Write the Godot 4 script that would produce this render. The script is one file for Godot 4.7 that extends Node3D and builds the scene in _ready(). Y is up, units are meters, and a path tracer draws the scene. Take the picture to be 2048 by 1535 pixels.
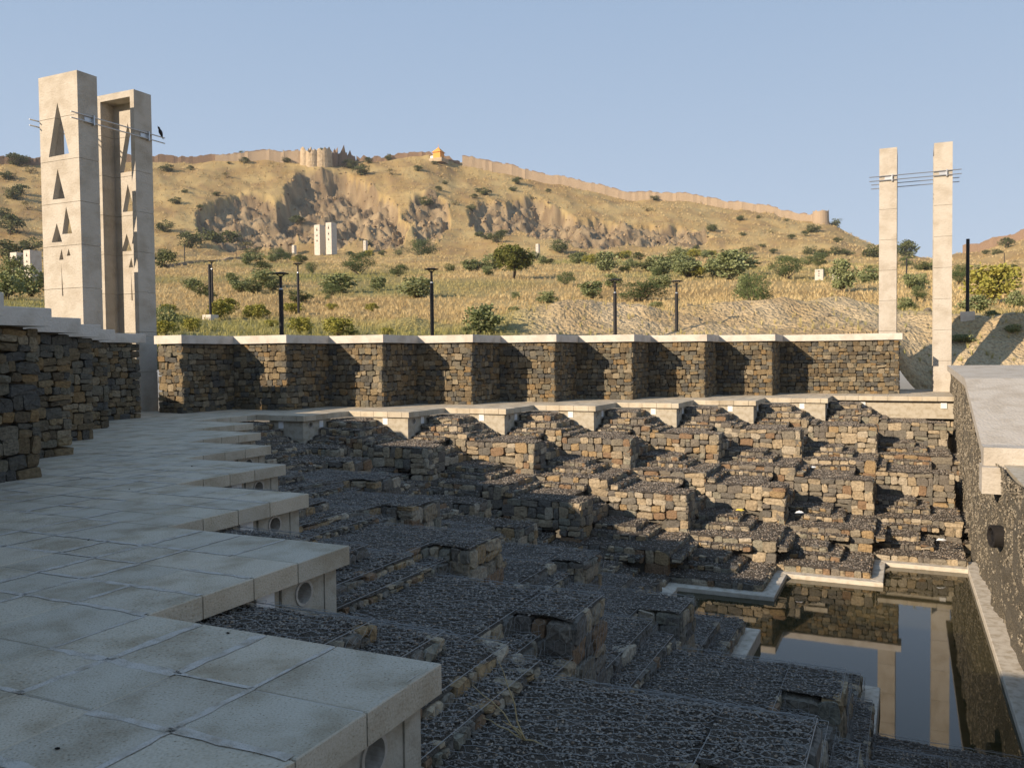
extends Node3D
# A stepped gabion basin below a fort hill. Metres, y up. Plan axes of the site: U runs away along the shaded deck, V along the sunlit deck;
# every deck tooth, wall face and gabion is turned 45 degrees to them (A = V-U, B = U+V).

const TURN := 0.3469
const R2 := 1.41421356
var U := Vector2(-sin(TURN), -cos(TURN))
var V := Vector2(cos(TURN), -sin(TURN))
var A := Vector3.ZERO
var B := Vector3.ZERO
var rng := RandomNumberGenerator.new()
var M := {}
var stone_shapes := []
var nz := FastNoiseLite.new()
var nz2 := FastNoiseLite.new()
var nz3 := FastNoiseLite.new()
const HILL_AZ := [-0.9578,-0.7294,-0.5409,-0.4016,-0.3247,-0.2215,-0.1764,-0.0959,-0.0551,0.0445,0.1605,0.2722,0.3519,0.4075,0.4559,0.4975,0.5409,0.6790,0.9484]
const HILL_R := [0,33,41,46,60,80,105,150,210,280,320,350,380,410,430,470,560,800]
const HILL_H := [[1.75,1.9,2.67,2.96,4.19,5.96,8.39,11.96,16.96,22.92,29.02,34.1,39.61,45.55,43.05,33.55,15.55,-14.45],[1.75,1.9,2.82,3.17,4.7,6.92,9.96,14.4,20.62,28.07,40.07,50.07,60.92,72.63,70.13,60.63,42.63,12.63],[1.75,1.9,2.9,3.29,5,7.51,10.94,15.92,22.91,31.28,45.55,57.43,70.32,84.24,81.74,72.24,54.24,24.24],[1.75,1.9,2.92,3.33,4.76,7.2,10.65,16.72,24.12,32.99,48.36,61.17,75.07,90.06,87.56,78.06,60.06,30.06],[1.75,1.9,2.92,3.34,4.8,7.3,10.83,17.03,24.61,33.67,49.96,63.53,78.26,94.15,91.65,82.15,64.15,34.15],[1.75,1.9,2.92,3.34,4.83,7.37,10.98,17.31,25.04,34.29,51.21,65.3,80.6,97.1,94.6,85.1,67.1,37.1],[1.75,1.9,2.91,3.33,4.83,7.38,11.01,17.38,25.15,34.46,50.81,64.43,79.21,95.16,92.66,83.16,65.16,35.16],[1.75,1.9,2.89,3.31,4.81,7.38,11.02,17.43,25.23,34.58,52.05,66.6,82.4,99.44,96.94,87.44,69.44,39.44],[1.75,1.9,2.87,3.3,4.8,7.36,11.01,17.41,25.21,34.56,50.64,64.04,78.59,94.28,91.78,82.28,64.28,34.28],[1.75,1.9,2.83,3.25,4.74,7.28,10.9,17.26,25,34.28,48.07,59.56,72.03,85.49,82.99,73.49,55.49,25.49],[1.75,1.9,2.76,3.17,4.62,7.12,10.66,16.89,24.47,33.55,45.02,54.58,64.96,76.15,73.65,64.15,46.15,16.15],[1.75,1.9,2.69,3.08,4.48,6.89,10.32,16.34,23.66,32.44,42.16,50.25,59.04,68.53,66.03,56.53,38.53,8.53],[1.75,1.9,2.62,3,4.35,6.68,10,15.83,22.92,31.41,39.51,46.27,53.6,61.5,59,49.5,31.5,1.5],[1.75,1.9,2.58,2.94,4.26,6.52,9.62,15.09,21.57,29.49,34.72,39.07,43.79,48.89,46.39,36.89,18.89,-11.11],[0,0,0.1,3.1,4.16,6.37,9.16,14.15,19.8,26.95,30.66,33.74,37.1,40.71,38.21,28.71,10.71,-19.29],[0,0,0.1,3.1,4.08,6.23,8.86,13.6,18.83,25.58,30.18,34,38.15,42.63,40.13,30.63,12.63,-17.37],[0,0,0.1,3.1,3.99,6.07,8.63,13.23,18.3,24.85,31.31,36.69,42.54,48.84,46.34,36.84,18.84,-11.16],[0,0,0.1,3.1,3.67,5.52,7.8,11.9,16.4,22.23,29.65,35.83,42.53,49.77,47.27,37.77,19.77,-10.23],[0,0,0.1,3.1,2.93,4.25,5.87,8.77,11.93,16.04,16.94,17.69,18.5,19.38,16.88,7.38,-10.62,-40.62]]
const BUSHES := [[-144.4,-361.8,6.02],[-136.9,-368,3.37],[-119,-361.2,3.92],[-123.4,-377.7,2.39],[-121.7,-390.1,4.21],[-117.2,-379.7,4.78],[-112.7,-384.4,2.07],[-105.6,-389.7,3.12],[-100,-384.6,4.78],[-97.7,-390.1,2.76],[-125.6,-330.9,3.04],[-114.5,-334.9,3.65],[-123.1,-315.6,4.66],[-113.7,-314.8,2.88],[-115.8,-286.5,6.37],[-96.9,-296,8.03],[-87.8,-283.6,6.12],[-83.6,-284.9,5.1],[-98.9,-281.2,10.25],[-100.7,-269.4,8.4],[-97.5,-240.2,4.9],[-56,-139.2,4.64],[-82.8,-271.8,3.91],[-79.8,-271.6,4.38],[-74.5,-271.9,5.81],[-82.5,-331.3,6.45],[-74.4,-302.5,4.82],[-72.4,-389.1,7.48],[-65,-374.7,7.84],[-65.1,-395.2,4.82],[-51.7,-373.7,4.54],[-40.5,-379.7,4.59],[-33.5,-342.5,6.51],[-29.8,-358.4,3.71],[-28,-371.7,3.2],[-34.5,-392.7,3.39],[-49.7,-295.1,4.11],[-22.2,-342.1,3.53],[-15.9,-343.8,4.73],[-13.8,-369.6,3.18],[-10.6,-366.7,5.67],[-15,-357.9,3.69],[1.3,-378.8,3.91],[3.4,-391.1,5.38],[9.9,-374.2,2.89],[17.1,-384.5,3.31],[-11.4,-306.3,3.69],[-2.7,-301.7,4.67],[-8,-296.8,4.59],[-4.6,-291,6],[67,-396.5,4.84],[59.3,-369.6,5.15],[79.6,-337.7,4.77],[96.1,-357.1,3.81],[87,-320.4,2.85],[17.8,-244.5,3.79],[16.3,-283.7,7.81],[59.9,-276.6,2.92],[65.9,-267.2,2.36],[75.3,-274,4.88],[23.6,-137.6,1.68],[27.7,-187.1,3.25],[79.7,-339.1,4.53],[95.9,-357.2,3.43],[105.7,-363.7,2.81],[101.7,-333.1,2.91],[117.3,-363.4,2.13],[100,-304.3,3.57],[120.3,-340.4,6.03],[112,-325.5,3.19],[86.9,-295.3,2.86],[85.8,-279.3,3.25],[74.6,-269.5,5.71],[115.7,-302.8,3.61],[95.1,-272.6,4.82],[77.8,-213.5,4.22],[103.9,-271.9,5.4],[108.2,-274,3.83],[115.2,-272.4,7.68],[69.3,-176.8,2.11],[50.4,-139.4,2.48],[160,-346.7,8.5],[77.3,-160.5,4.3],[181.8,-327.1,3.47],[170.2,-299.2,4.47],[185.3,-320.1,6.18],[157.2,-266,2.29],[81.9,-149.5,1.58],[96.3,-170.7,1.64],[118.1,-201.7,3.47],[61.6,-117.4,2.21],[-199.9,-349,9.43],[-195.5,-333.3,6.8],[-191.5,-342.8,5.07],[-177.5,-306.2,7.27],[-179,-313.6,6.35],[-169.2,-285.7,5.84],[-154.6,-264.7,8.99],[-140.7,-250.8,6.75],[-108.5,-184.5,7.53],[-168.1,-298.8,4.42]]
const BROADLEAF := [[-25.3,-87.1,3.43,1.71],[-16.3,-80.5,3.67,1.69],[-8.2,-75.1,3.37,1.69],[-25.5,-80.2,2.17,1.16],[-15.9,-39.2,0.95,1.09],[-30.8,-82.7,2.12,1.06],[-30.5,-93.4,1.86,1.01],[-13.2,-85.1,1.78,1.33],[-16.8,-43.7,0.96,0.56],[-1.3,-39.2,2.02,1.25],[14.2,-128.6,4.23,2.89],[10.8,-91.2,2.21,1.42],[24.4,-121.4,3.83,2.66],[25.7,-101.1,5.02,3.05],[20.3,-145.7,2.53,1.52],[-3.1,-113,1.75,1.36],[2.9,-68.5,1.89,0.94],[0.2,-54.9,1.04,0.52],[0.4,-73.4,0.88,0.63],[-2,-38.7,0.6,0.47],[19.9,-72.8,1.82,1.95],[29.2,-113,6.5,3.03],[30.8,-79.4,2.84,2.84],[38.3,-81.9,1.68,1.51],[40.1,-83.4,1.37,1.37],[33.6,-59.5,3.8,2.66],[33,-55.8,1.32,1.08],[20.7,-39.1,1.07,0.41],[22.8,-38.7,0.67,0.38],[23.7,-42.1,0.81,0.36],[24.1,-52.3,1.18,0.85],[-33.1,-56.1,2.29,1.72],[-35.3,-62.7,2.53,2.11],[-46.4,-80.1,2.71,2.17]]
const THORN := [[-21.2,-119.6,5.22,2.92],[-14.9,-112.5,3.31,1.66],[-27.1,-115.9,1.64,1.84],[-25.1,-243.9,11.37,5.06],[11,-72.6,5.55,1.7],[32.6,-100.9,4.33,2.75],[15.4,-53.8,2.49,2.39],[24.5,-52.1,1.07,0.75],[39.1,-107.5,2.12,1.27]]


# ------------------------------------------------------------------ helpers
func W(u: float, v: float, h := 0.0) -> Vector3:
	var q := U * u + V * v
	return Vector3(q.x, h, q.y)

func SK(s: float, k: float, h := 0.0) -> Vector3:   # s = u + v (along B), k = v - u (along A)
	return W((s - k) * 0.5, (s + k) * 0.5, h)

func lin(r: float, g: float, b: float) -> Color:
	return Color(r, g, b).linear_to_srgb()

func rf(a: float, b: float) -> float:
	return rng.randf_range(a, b)

func tag(o: Node, label: String, category: String, group := "", kind := "") -> Node:
	if label: o.set_meta("label", label)
	if category: o.set_meta("category", category)
	if group: o.set_meta("group", group)
	if kind: o.set_meta("kind", kind)
	return o

func thing(called: String, at: Vector3, label: String, category: String, group := "") -> Node3D:
	var o := Node3D.new()
	o.name = called
	add_child(o, true)
	o.position = at
	tag(o, label, category, group)
	return o

func part(called: String, mesh: Mesh, m: Material, parent: Node, xf := Transform3D()) -> MeshInstance3D:
	var o := MeshInstance3D.new()
	o.name = called
	o.mesh = mesh
	if m: o.material_override = m
	parent.add_child(o, true)
	o.transform = xf
	return o

func st_new() -> SurfaceTool:
	var st := SurfaceTool.new()
	st.begin(Mesh.PRIMITIVE_TRIANGLES)
	st.set_smooth_group(-1)
	return st

func done(st: SurfaceTool) -> ArrayMesh:
	st.generate_normals()
	return st.commit()

func tri(st: SurfaceTool, a: Vector3, b: Vector3, c: Vector3, out: Vector3) -> void:
	if (a - c).cross(a - b).dot(out) < 0.0:
		var t := b
		b = c
		c = t
	st.add_vertex(a)
	st.add_vertex(b)
	st.add_vertex(c)

func quad(st: SurfaceTool, a: Vector3, b: Vector3, c: Vector3, d: Vector3, out: Vector3) -> void:
	tri(st, a, b, c, out)
	tri(st, a, c, d, out)

# a box of any orientation from 8 corners: bottom ring b[0..3], top ring t[0..3]
func hexa(st: SurfaceTool, b: Array, t: Array) -> void:
	var mid := Vector3.ZERO
	for p in b: mid += p
	for p in t: mid += p
	mid /= 8.0
	for f in [[b[0], b[1], b[2], b[3]], [t[0], t[1], t[2], t[3]], [b[0], b[1], t[1], t[0]], [b[1], b[2], t[2], t[1]], [b[2], b[3], t[3], t[2]], [b[3], b[0], t[0], t[3]]]:
		var c: Vector3 = (f[0] + f[1] + f[2] + f[3]) * 0.25
		quad(st, f[0], f[1], f[2], f[3], c - mid)

func box_st(st: SurfaceTool, c: Vector3, ex: Vector3, ey: Vector3, ez: Vector3) -> void:   # half extents as vectors
	hexa(st, [c - ex - ey - ez, c + ex - ey - ez, c + ex - ey + ez, c - ex - ey + ez], [c - ex + ey - ez, c + ex + ey - ez, c + ex + ey + ez, c - ex + ey + ez])

func bar(st: SurfaceTool, a: Vector3, b: Vector3, r0: float, r1: float, n := 6) -> void:
	var d := (b - a).normalized()
	var x := d.cross(Vector3.UP if absf(d.y) < 0.9 else Vector3.RIGHT).normalized()
	var y := d.cross(x)
	for i in n:
		var t0 := TAU * i / n
		var t1 := TAU * (i + 1) / n
		var e0 := x * cos(t0) + y * sin(t0)
		var e1 := x * cos(t1) + y * sin(t1)
		quad(st, a + e0 * r0, a + e1 * r0, b + e1 * r1, b + e0 * r1, e0 + e1)
		if n > 3:
			tri(st, a, a + e0 * r0, a + e1 * r0, -d)
			tri(st, b, b + e0 * r1, b + e1 * r1, d)

# extruded plan polygon (x, z) with a chamfered upper edge
func prism(poly: PackedVector2Array, y0: float, y1: float, chamfer := 0.0, rel := Vector3.ZERO) -> ArrayMesh:
	var st := st_new()
	prism_st(st, poly, y0, y1, chamfer, rel)
	return done(st)

func prism_st(st: SurfaceTool, poly: PackedVector2Array, y0: float, y1: float, chamfer := 0.0, rel := Vector3.ZERO) -> void:
	var n := poly.size()
	var c := Vector2.ZERO
	for p in poly: c += p
	c /= n
	if Geometry2D.is_polygon_clockwise(poly):
		poly = poly.duplicate()
		poly.reverse()
	var top := poly
	if chamfer > 0.0:
		top = PackedVector2Array()
		for i in n:
			var e0 := (poly[i] - poly[(i + n - 1) % n]).normalized()
			var e1 := (poly[(i + 1) % n] - poly[i]).normalized()
			var n0 := Vector2(-e0.y, e0.x)
			var n1 := Vector2(-e1.y, e1.x)
			var m := n0 + n1
			top.append(poly[i] + m * (chamfer / maxf(0.25, 1.0 + n0.dot(n1))))
		if Geometry2D.triangulate_polygon(top).is_empty():
			top = poly
	var v3 := func(p: Vector2, y: float) -> Vector3: return Vector3(p.x, y, p.y) - rel
	for i in n:
		var j := (i + 1) % n
		var e := poly[j] - poly[i]
		var o := Vector3(e.y, 0, -e.x)
		quad(st, v3.call(poly[i], y0), v3.call(poly[j], y0), v3.call(poly[j], y1 - chamfer), v3.call(poly[i], y1 - chamfer), o)
		if chamfer > 0.0:
			quad(st, v3.call(poly[i], y1 - chamfer), v3.call(poly[j], y1 - chamfer), v3.call(top[j], y1), v3.call(top[i], y1), o + Vector3(0, e.length(), 0))
	for set_ in [[top, y1, 1.0], [poly, y0, -1.0]]:
		var ix := Geometry2D.triangulate_polygon(set_[0])
		for i in range(0, ix.size(), 3):
			tri(st, v3.call(set_[0][ix[i]], set_[1]), v3.call(set_[0][ix[i + 1]], set_[1]), v3.call(set_[0][ix[i + 2]], set_[1]), Vector3(0, set_[2], 0))

func xz(p: Vector3) -> Vector2:
	return Vector2(p.x, p.z)

# ------------------------------------------------------------------ textures and materials
func noise_tex(seed_: int, freq: float, octaves: int, stops: Array, size := 512, kind := FastNoiseLite.TYPE_SIMPLEX_SMOOTH, stretch := Vector2.ONE) -> ImageTexture:
	var n := FastNoiseLite.new()
	n.seed = seed_
	n.noise_type = kind
	n.frequency = freq
	n.fractal_octaves = octaves
	n.fractal_gain = 0.55
	var im := n.get_seamless_image(size, size)
	im.convert(Image.FORMAT_L8)
	if stretch != Vector2.ONE:
		im.resize(int(size / stretch.x), int(size / stretch.y))
		var wide := Image.create(size, size, false, Image.FORMAT_L8)
		for ix in int(stretch.x):
			for iy in int(stretch.y):
				wide.blit_rect(im, Rect2i(0, 0, im.get_width(), im.get_height()), Vector2i(ix * im.get_width(), iy * im.get_height()))
		im = wide
	var src := im.get_data()
	var lut := []
	for i in 256:
		var t := i / 255.0
		var c: Color = stops[stops.size() - 1][1]
		for j in stops.size() - 1:
			if t <= stops[j + 1][0]:
				var f := clampf((t - stops[j][0]) / maxf(1e-4, stops[j + 1][0] - stops[j][0]), 0.0, 1.0)
				c = (stops[j][1] as Color).lerp(stops[j + 1][1], f)
				break
		lut.append([c.r8, c.g8, c.b8])
	var dst := PackedByteArray()
	dst.resize(size * size * 3)
	for i in size * size:
		var l: Array = lut[src[i]]
		dst[i * 3] = l[0]
		dst[i * 3 + 1] = l[1]
		dst[i * 3 + 2] = l[2]
	return ImageTexture.create_from_image(Image.create_from_data(size, size, false, Image.FORMAT_RGB8, dst))

func bump_tex(seed_: int, freq: float, octaves: int, strength: float, kind := FastNoiseLite.TYPE_SIMPLEX_SMOOTH) -> ImageTexture:
	var n := FastNoiseLite.new()
	n.seed = seed_
	n.noise_type = kind
	n.frequency = freq
	n.fractal_octaves = octaves
	var im := n.get_seamless_image(512, 512)
	im.convert(Image.FORMAT_RGBA8)
	im.bump_map_to_normal_map(strength)
	return ImageTexture.create_from_image(im)

func mat(color: Color, rough := 0.9, tex: Texture2D = null, scale := 1.0, bump: Texture2D = null, bump_scale := 1.0) -> StandardMaterial3D:
	var m := StandardMaterial3D.new()
	m.albedo_color = color
	m.roughness = rough
	m.metallic_specular = 0.35
	if tex:
		m.albedo_texture = tex
	if bump:
		m.normal_enabled = true
		m.normal_texture = bump
		m.normal_scale = bump_scale
	if tex or bump:
		m.uv1_triplanar = true
		m.uv1_world_triplanar = true
		m.uv1_scale = Vector3.ONE * scale
	return m

func g(v: float) -> Color:
	return Color(v, v, v)

func make_materials() -> void:
	var mottle := noise_tex(3, 0.012, 5, [[0.0, g(0.55)], [0.35, g(0.78)], [0.55, g(0.92)], [0.8, g(1.0)], [1.0, g(0.86)]])
	var grit := noise_tex(5, 0.09, 3, [[0.0, g(0.5)], [0.4, g(0.86)], [0.7, g(1.0)], [1.0, g(0.9)]])
	var stain := noise_tex(8, 0.007, 6, [[0.0, Color(0.80, 0.77, 0.72)], [0.3, Color(0.90, 0.885, 0.86)], [0.5, Color(0.965, 0.96, 0.95)], [0.75, g(1.0)], [1.0, Color(0.93, 0.925, 0.91)]], 1024)
	var soft := noise_tex(9, 0.006, 5, [[0.0, Color(0.86, 0.84, 0.81)], [0.35, Color(0.94, 0.93, 0.915)], [0.6, g(1.0)], [1.0, Color(0.965, 0.96, 0.95)]], 1024)
	var bump := bump_tex(11, 0.03, 5, 6.0)
	var fine := bump_tex(13, 0.12, 3, 5.0)
	M.mottle = mottle
	M.concrete = mat(lin(0.49, 0.45, 0.385), 0.9, soft, 0.21, fine, 0.35)
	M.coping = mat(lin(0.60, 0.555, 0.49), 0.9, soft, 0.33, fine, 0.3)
	M.pier = mat(lin(0.45, 0.41, 0.33), 0.9, stain, 0.7, fine, 0.3)
	M.panel = mat(lin(0.74, 0.73, 0.70), 0.6)
	var specks := noise_tex(17, 0.06, 2, [[0.0, Color(0.62, 0.59, 0.55)], [0.10, Color(0.70, 0.67, 0.63)], [0.2, Color(0.93, 0.915, 0.89)], [0.6, g(1.0)], [1.0, Color(0.95, 0.945, 0.93)]], 1024)
	M.slab = []
	for c in [[0.56, 0.5, 0.394], [0.589, 0.529, 0.417], [0.532, 0.48, 0.384], [0.603, 0.533, 0.417], [0.551, 0.504, 0.408]]:
		var m := mat(lin(c[0], c[1], c[2]), 0.82, specks, 0.55 + 0.1 * M.slab.size(), fine, 0.3)
		m.uv1_offset = Vector3(0.37, 0.11, 0.73) * M.slab.size()
		m.detail_enabled = true
		m.detail_blend_mode = BaseMaterial3D.BLEND_MODE_MUL
		m.detail_albedo = stain
		m.detail_uv_layer = BaseMaterial3D.DETAIL_UV_2
		m.uv2_triplanar = true
		m.uv2_world_triplanar = true
		m.uv2_scale = Vector3.ONE * 0.23
		M.slab.append(m)
	M.grout = mat(lin(0.57, 0.525, 0.455), 0.9, stain, 0.9, fine, 0.5)
	M.core = mat(lin(0.20, 0.18, 0.145), 1.0, grit, 2.0)
	M.core_wall = mat(lin(0.17, 0.15, 0.115), 1.0, grit, 2.0)
	M.bed = mat(lin(0.185, 0.152, 0.115), 0.95, noise_tex(21, 0.16, 2, [[0.0, g(0.35)], [0.4, g(0.75)], [0.7, g(1.0)], [1.0, g(0.7)]]), 1.6, bump_tex(23, 0.16, 2, 12.0), 1.6)
	# stones: the mixed tan and grey ones of the gabions, and the olive, brown and grey ones of the retaining walls
	M.pale = []
	for c in [[0.412, 0.325, 0.209], [0.464, 0.375, 0.251], [0.35, 0.28, 0.186], [0.309, 0.262, 0.186], [0.247, 0.216, 0.164], [0.206, 0.186, 0.151], [0.17, 0.155, 0.13], [0.288, 0.266, 0.2], [0.381, 0.27, 0.144], [0.273, 0.18, 0.107], [0.191, 0.168, 0.138], [0.474, 0.405, 0.298], [0.232, 0.2, 0.156]]:
		M.pale.append(mat(lin(c[0], c[1], c[2]), 0.9, mottle, 1.7 + 0.13 * M.pale.size(), bump, 0.9))
	M.wallstone = []
	for c in [[0.214, 0.163, 0.095], [0.242, 0.181, 0.102], [0.155, 0.129, 0.087], [0.114, 0.105, 0.085], [0.182, 0.163, 0.117], [0.273, 0.211, 0.121], [0.137, 0.107, 0.068], [0.105, 0.101, 0.089], [0.2, 0.176, 0.129], [0.255, 0.172, 0.083], [0.31, 0.254, 0.167], [0.169, 0.129, 0.076], [0.137, 0.127, 0.102]]:
		M.wallstone.append(mat(lin(c[0], c[1], c[2]), 0.9, mottle, 1.9 + 0.13 * M.wallstone.size(), bump, 1.0))
	M.wire = mat(lin(0.27, 0.26, 0.24), 0.6)
	M.wire.metallic = 0.3
	M.steel = mat(lin(0.50, 0.51, 0.52), 0.35)
	M.steel.metallic = 0.9
	M.pebble = mat(Color.WHITE, 0.85)
	M.pebble.vertex_color_use_as_albedo = true
	M.water = mat(lin(0.030, 0.027, 0.011), 0.025)
	M.water.metallic_specular = 0.44
	M.water.normal_enabled = true
	M.water.normal_texture = bump_tex(31, 0.008, 3, 1.0)
	M.water.normal_scale = 0.02
	M.water.uv1_triplanar = true
	M.water.uv1_world_triplanar = true
	M.water.uv1_scale = Vector3.ONE * 0.35
	M.render = mat(lin(0.255, 0.225, 0.17), 0.95, noise_tex(35, 0.07, 4, [[0.0, g(0.3)], [0.35, g(0.62)], [0.6, g(0.95)], [1.0, g(0.8)]], 512), 0.8, bump_tex(37, 0.07, 4, 14.0), 1.8)
	M.rim = mat(lin(0.58, 0.53, 0.44), 0.85, stain, 0.6, fine, 0.3)
	M.black = mat(lin(0.016, 0.016, 0.018), 0.45)
	M.dark = mat(lin(0.012, 0.011, 0.01), 0.9)
	M.rubber = mat(lin(0.02, 0.018, 0.017), 0.7)
	M.ground = mat(Color.WHITE, 0.97, noise_tex(41, 0.05, 5, [[0.0, g(0.45)], [0.35, g(0.8)], [0.6, g(1.0)], [1.0, g(0.85)]], 1024), 0.12, bump_tex(43, 0.05, 5, 10.0), 1.2)
	M.ground.vertex_color_use_as_albedo = true
	M.grass = mat(Color.WHITE, 0.9)
	M.grass.vertex_color_use_as_albedo = true
	M.grass.cull_mode = BaseMaterial3D.CULL_DISABLED
	M.leaf = mat(Color.WHITE, 0.75)
	M.leaf.vertex_color_use_as_albedo = true
	M.leaf.cull_mode = BaseMaterial3D.CULL_DISABLED
	M.leaf.backlight_enabled = true
	M.leaf.backlight = lin(0.03, 0.05, 0.01)
	M.bark = mat(lin(0.11, 0.085, 0.06), 0.95, mottle, 3.0)
	M.fort = mat(lin(0.55, 0.46, 0.34), 0.95, noise_tex(51, 0.05, 4, [[0.0, Color(0.38, 0.33, 0.3)], [0.38, Color(0.74, 0.68, 0.62)], [0.65, g(1.0)], [1.0, Color(1.0, 0.9, 0.8)]]), 0.22, bump, 1.0)
	M.fort_dark = mat(lin(0.36, 0.27, 0.195), 0.95, M.fort.albedo_texture, 0.2, bump, 1.0)
	M.plaster = mat(lin(0.47, 0.375, 0.255), 0.95, stain, 0.06, bump, 1.0)
	M.orange = mat(lin(0.75, 0.34, 0.08), 0.8)
	M.white = mat(lin(0.78, 0.76, 0.72), 0.7)
	M.litter = mat(lin(0.75, 0.76, 0.76), 0.5)
	M.straw = mat(lin(0.40, 0.30, 0.15), 0.9)

func make_stone_shapes() -> void:
	for n in 26:
		var st := st_new()
		var ring := []
		var corner := []
		for q in [[-1, -1], [1, -1], [1, 1], [-1, 1]]:
			corner.append(Vector2(q[0] * rf(0.43, 0.57), q[1] * rf(0.42, 0.57)))
		for i in 4:
			var c: Vector2 = corner[i]
			var a: Vector2 = corner[(i + 3) % 4]
			var b: Vector2 = corner[(i + 1) % 4]
			ring.append(c.lerp(a, rf(0.05, 0.24)))
			ring.append(c.lerp(b, rf(0.05, 0.24)))
			if rng.randf() < 0.4: ring.append(c.lerp(b, 0.5) * rf(0.96, 1.06))
		var k := ring.size()
		var mid := Vector3(rf(-0.15, 0.15), rf(-0.15, 0.15), rf(0.42, 0.54))
		var zs := []
		for i in k: zs.append(rf(0.36, 0.52))
		var inn := rf(0.90, 0.96)
		for i in k:
			var j := (i + 1) % k
			var a: Vector2 = ring[i]
			var b: Vector2 = ring[j]
			var o := Vector3(a.x + b.x, a.y + b.y, 0)
			var a1 := Vector3(a.x, a.y, zs[i] - 0.14)
			var b1 := Vector3(b.x, b.y, zs[j] - 0.14)
			quad(st, Vector3(a.x, a.y, -0.5), Vector3(b.x, b.y, -0.5), b1, a1, o)
			var a2 := Vector3(a.x * inn, a.y * inn, zs[i])
			var b2 := Vector3(b.x * inn, b.y * inn, zs[j])
			quad(st, a1, b1, b2, a2, o + Vector3(0, 0, 1))
			tri(st, a2, b2, mid, Vector3(0, 0, 1))
		stone_shapes.append(done(st))

# cells of a rough stone bond in a rectangle: [centre x, centre y, width, height]
func bond(L: float, H: float, size: float) -> Array:
	var cells := []
	var rows := []
	var left := H
	while left > 0.02:
		var h := minf(left, size * rf(0.62, 1.25))
		if left - h < size * 0.45: h = left
		if h > size * 1.5: h *= 0.5
		rows.append(h)
		left -= h
	var y := 0.0
	for h in rows:
		var x := 0.0
		while x < L - 0.001:
			var wd: float = clampf(size * rf(0.55, 1.5) if rng.randf() < 0.8 else size * rf(1.4, 1.9), 0.07, 0.5)
			if L - x - wd < size * 0.5: wd = L - x
			if h > size * 0.95 and rng.randf() < 0.28:
				var f := rf(0.36, 0.62)
				cells.append([x + wd / 2, y + h * f / 2, wd, h * f])
				cells.append([x + wd / 2, y + h * f + h * (1 - f) / 2, wd, h * (1 - f)])
			else:
				cells.append([x + wd / 2, y + h / 2 + (rf(-0.025, 0.012) if y + h < H - 0.01 else rf(-0.03, -0.012)), wd * rf(0.97, 1.05), h * rf(0.95, 1.06)])
			x += wd
		y += h
	return cells

# stone transforms for one face; p0 = lower left corner, dx along the face, n outwards
func face_stones(p0: Vector3, dx: Vector3, n: Vector3, L: float, H: float, size: float) -> Array:
	var out := []
	if L < 0.05 or H < 0.03: return out
	for c in bond(L, H, size):
		var dep := rf(0.17, 0.23)
		var proud := rf(0.012, 0.045)
		var o: Vector3 = p0 + dx * c[0] + Vector3.UP * c[1] + n * (proud - dep * 0.5)
		var roll := rf(-0.12, 0.12)
		var ex := dx.rotated(n, roll)
		var ey := Vector3.UP.rotated(n, roll)
		var flip := -1.0 if rng.randf() < 0.5 else 1.0
		var tilt := rf(-0.10, 0.10)
		var ez := (n + ex * tilt + ey * rf(-0.1, 0.1)).normalized()
		out.append(Transform3D(Basis(ex * (c[2] - 0.006) * flip, ey * (c[3] - 0.006) * flip, ez * dep), o))
	return out

func add_stones(parent: Node3D, list: Array, palette: Array) -> void:
	for xf in list:
		var t: Transform3D = xf
		t.origin -= parent.position
		part("stone", stone_shapes[rng.randi() % stone_shapes.size()], palette[rng.randi() % palette.size()], parent, t)

func add_stone_mass(parent: Node3D, list: Array, palette: Array, called: String) -> void:
	var sts := []
	for m in palette: sts.append(null)
	for xf in list:
		var t: Transform3D = xf
		t.origin -= parent.position
		var k := rng.randi() % palette.size()
		if sts[k] == null: sts[k] = st_new()
		sts[k].append_from(stone_shapes[rng.randi() % stone_shapes.size()], 0, t)
	var mesh := ArrayMesh.new()
	for k in palette.size():
		if sts[k]:
			sts[k].commit(mesh)
			mesh.surface_set_material(mesh.get_surface_count() - 1, palette[k])
	tag(part(called, mesh, null, parent), "", "", "", "stuff")

# ------------------------------------------------------------------ terrain
func table(az: float, r: float) -> float:
	var n := HILL_AZ.size()
	az = clampf(az, HILL_AZ[0], HILL_AZ[n - 1] - 1e-5)
	var i := 0
	while i < n - 2 and az >= HILL_AZ[i + 1]: i += 1
	var t: float = (az - HILL_AZ[i]) / (HILL_AZ[i + 1] - HILL_AZ[i])
	t = t * t * (3.0 - 2.0 * t) * 0.5 + t * 0.5
	r = clampf(r, 0.0, 799.0)
	var j := 0
	while j < HILL_R.size() - 2 and r >= HILL_R[j + 1]: j += 1
	var s: float = (r - HILL_R[j]) / (HILL_R[j + 1] - HILL_R[j])
	return lerpf(lerpf(HILL_H[i][j], HILL_H[i + 1][j], t), lerpf(HILL_H[i][j + 1], HILL_H[i + 1][j + 1], t), s)

# landslips in the hill face: azimuth, distance, half width, half length, depth
const SLIPS := [[-0.300, 322.0, 0.052, 36.0, 8.0], [-0.262, 300.0, 0.018, 30.0, 6.0], [-0.208, 338.0, 0.062, 52.0, 15.0], [-0.150, 320.0, 0.028, 40.0, 9.0], [-0.095, 325.0, 0.026, 34.0, 6.0], [-0.02, 332.0, 0.034, 26.0, 7.0], [0.035, 338.0, 0.045, 34.0, 10.0], [0.095, 322.0, 0.06, 30.0, 8.0], [0.175, 325.0, 0.06, 28.0, 6.0], [0.43, 330.0, 0.02, 20.0, 4.0]]

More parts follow.
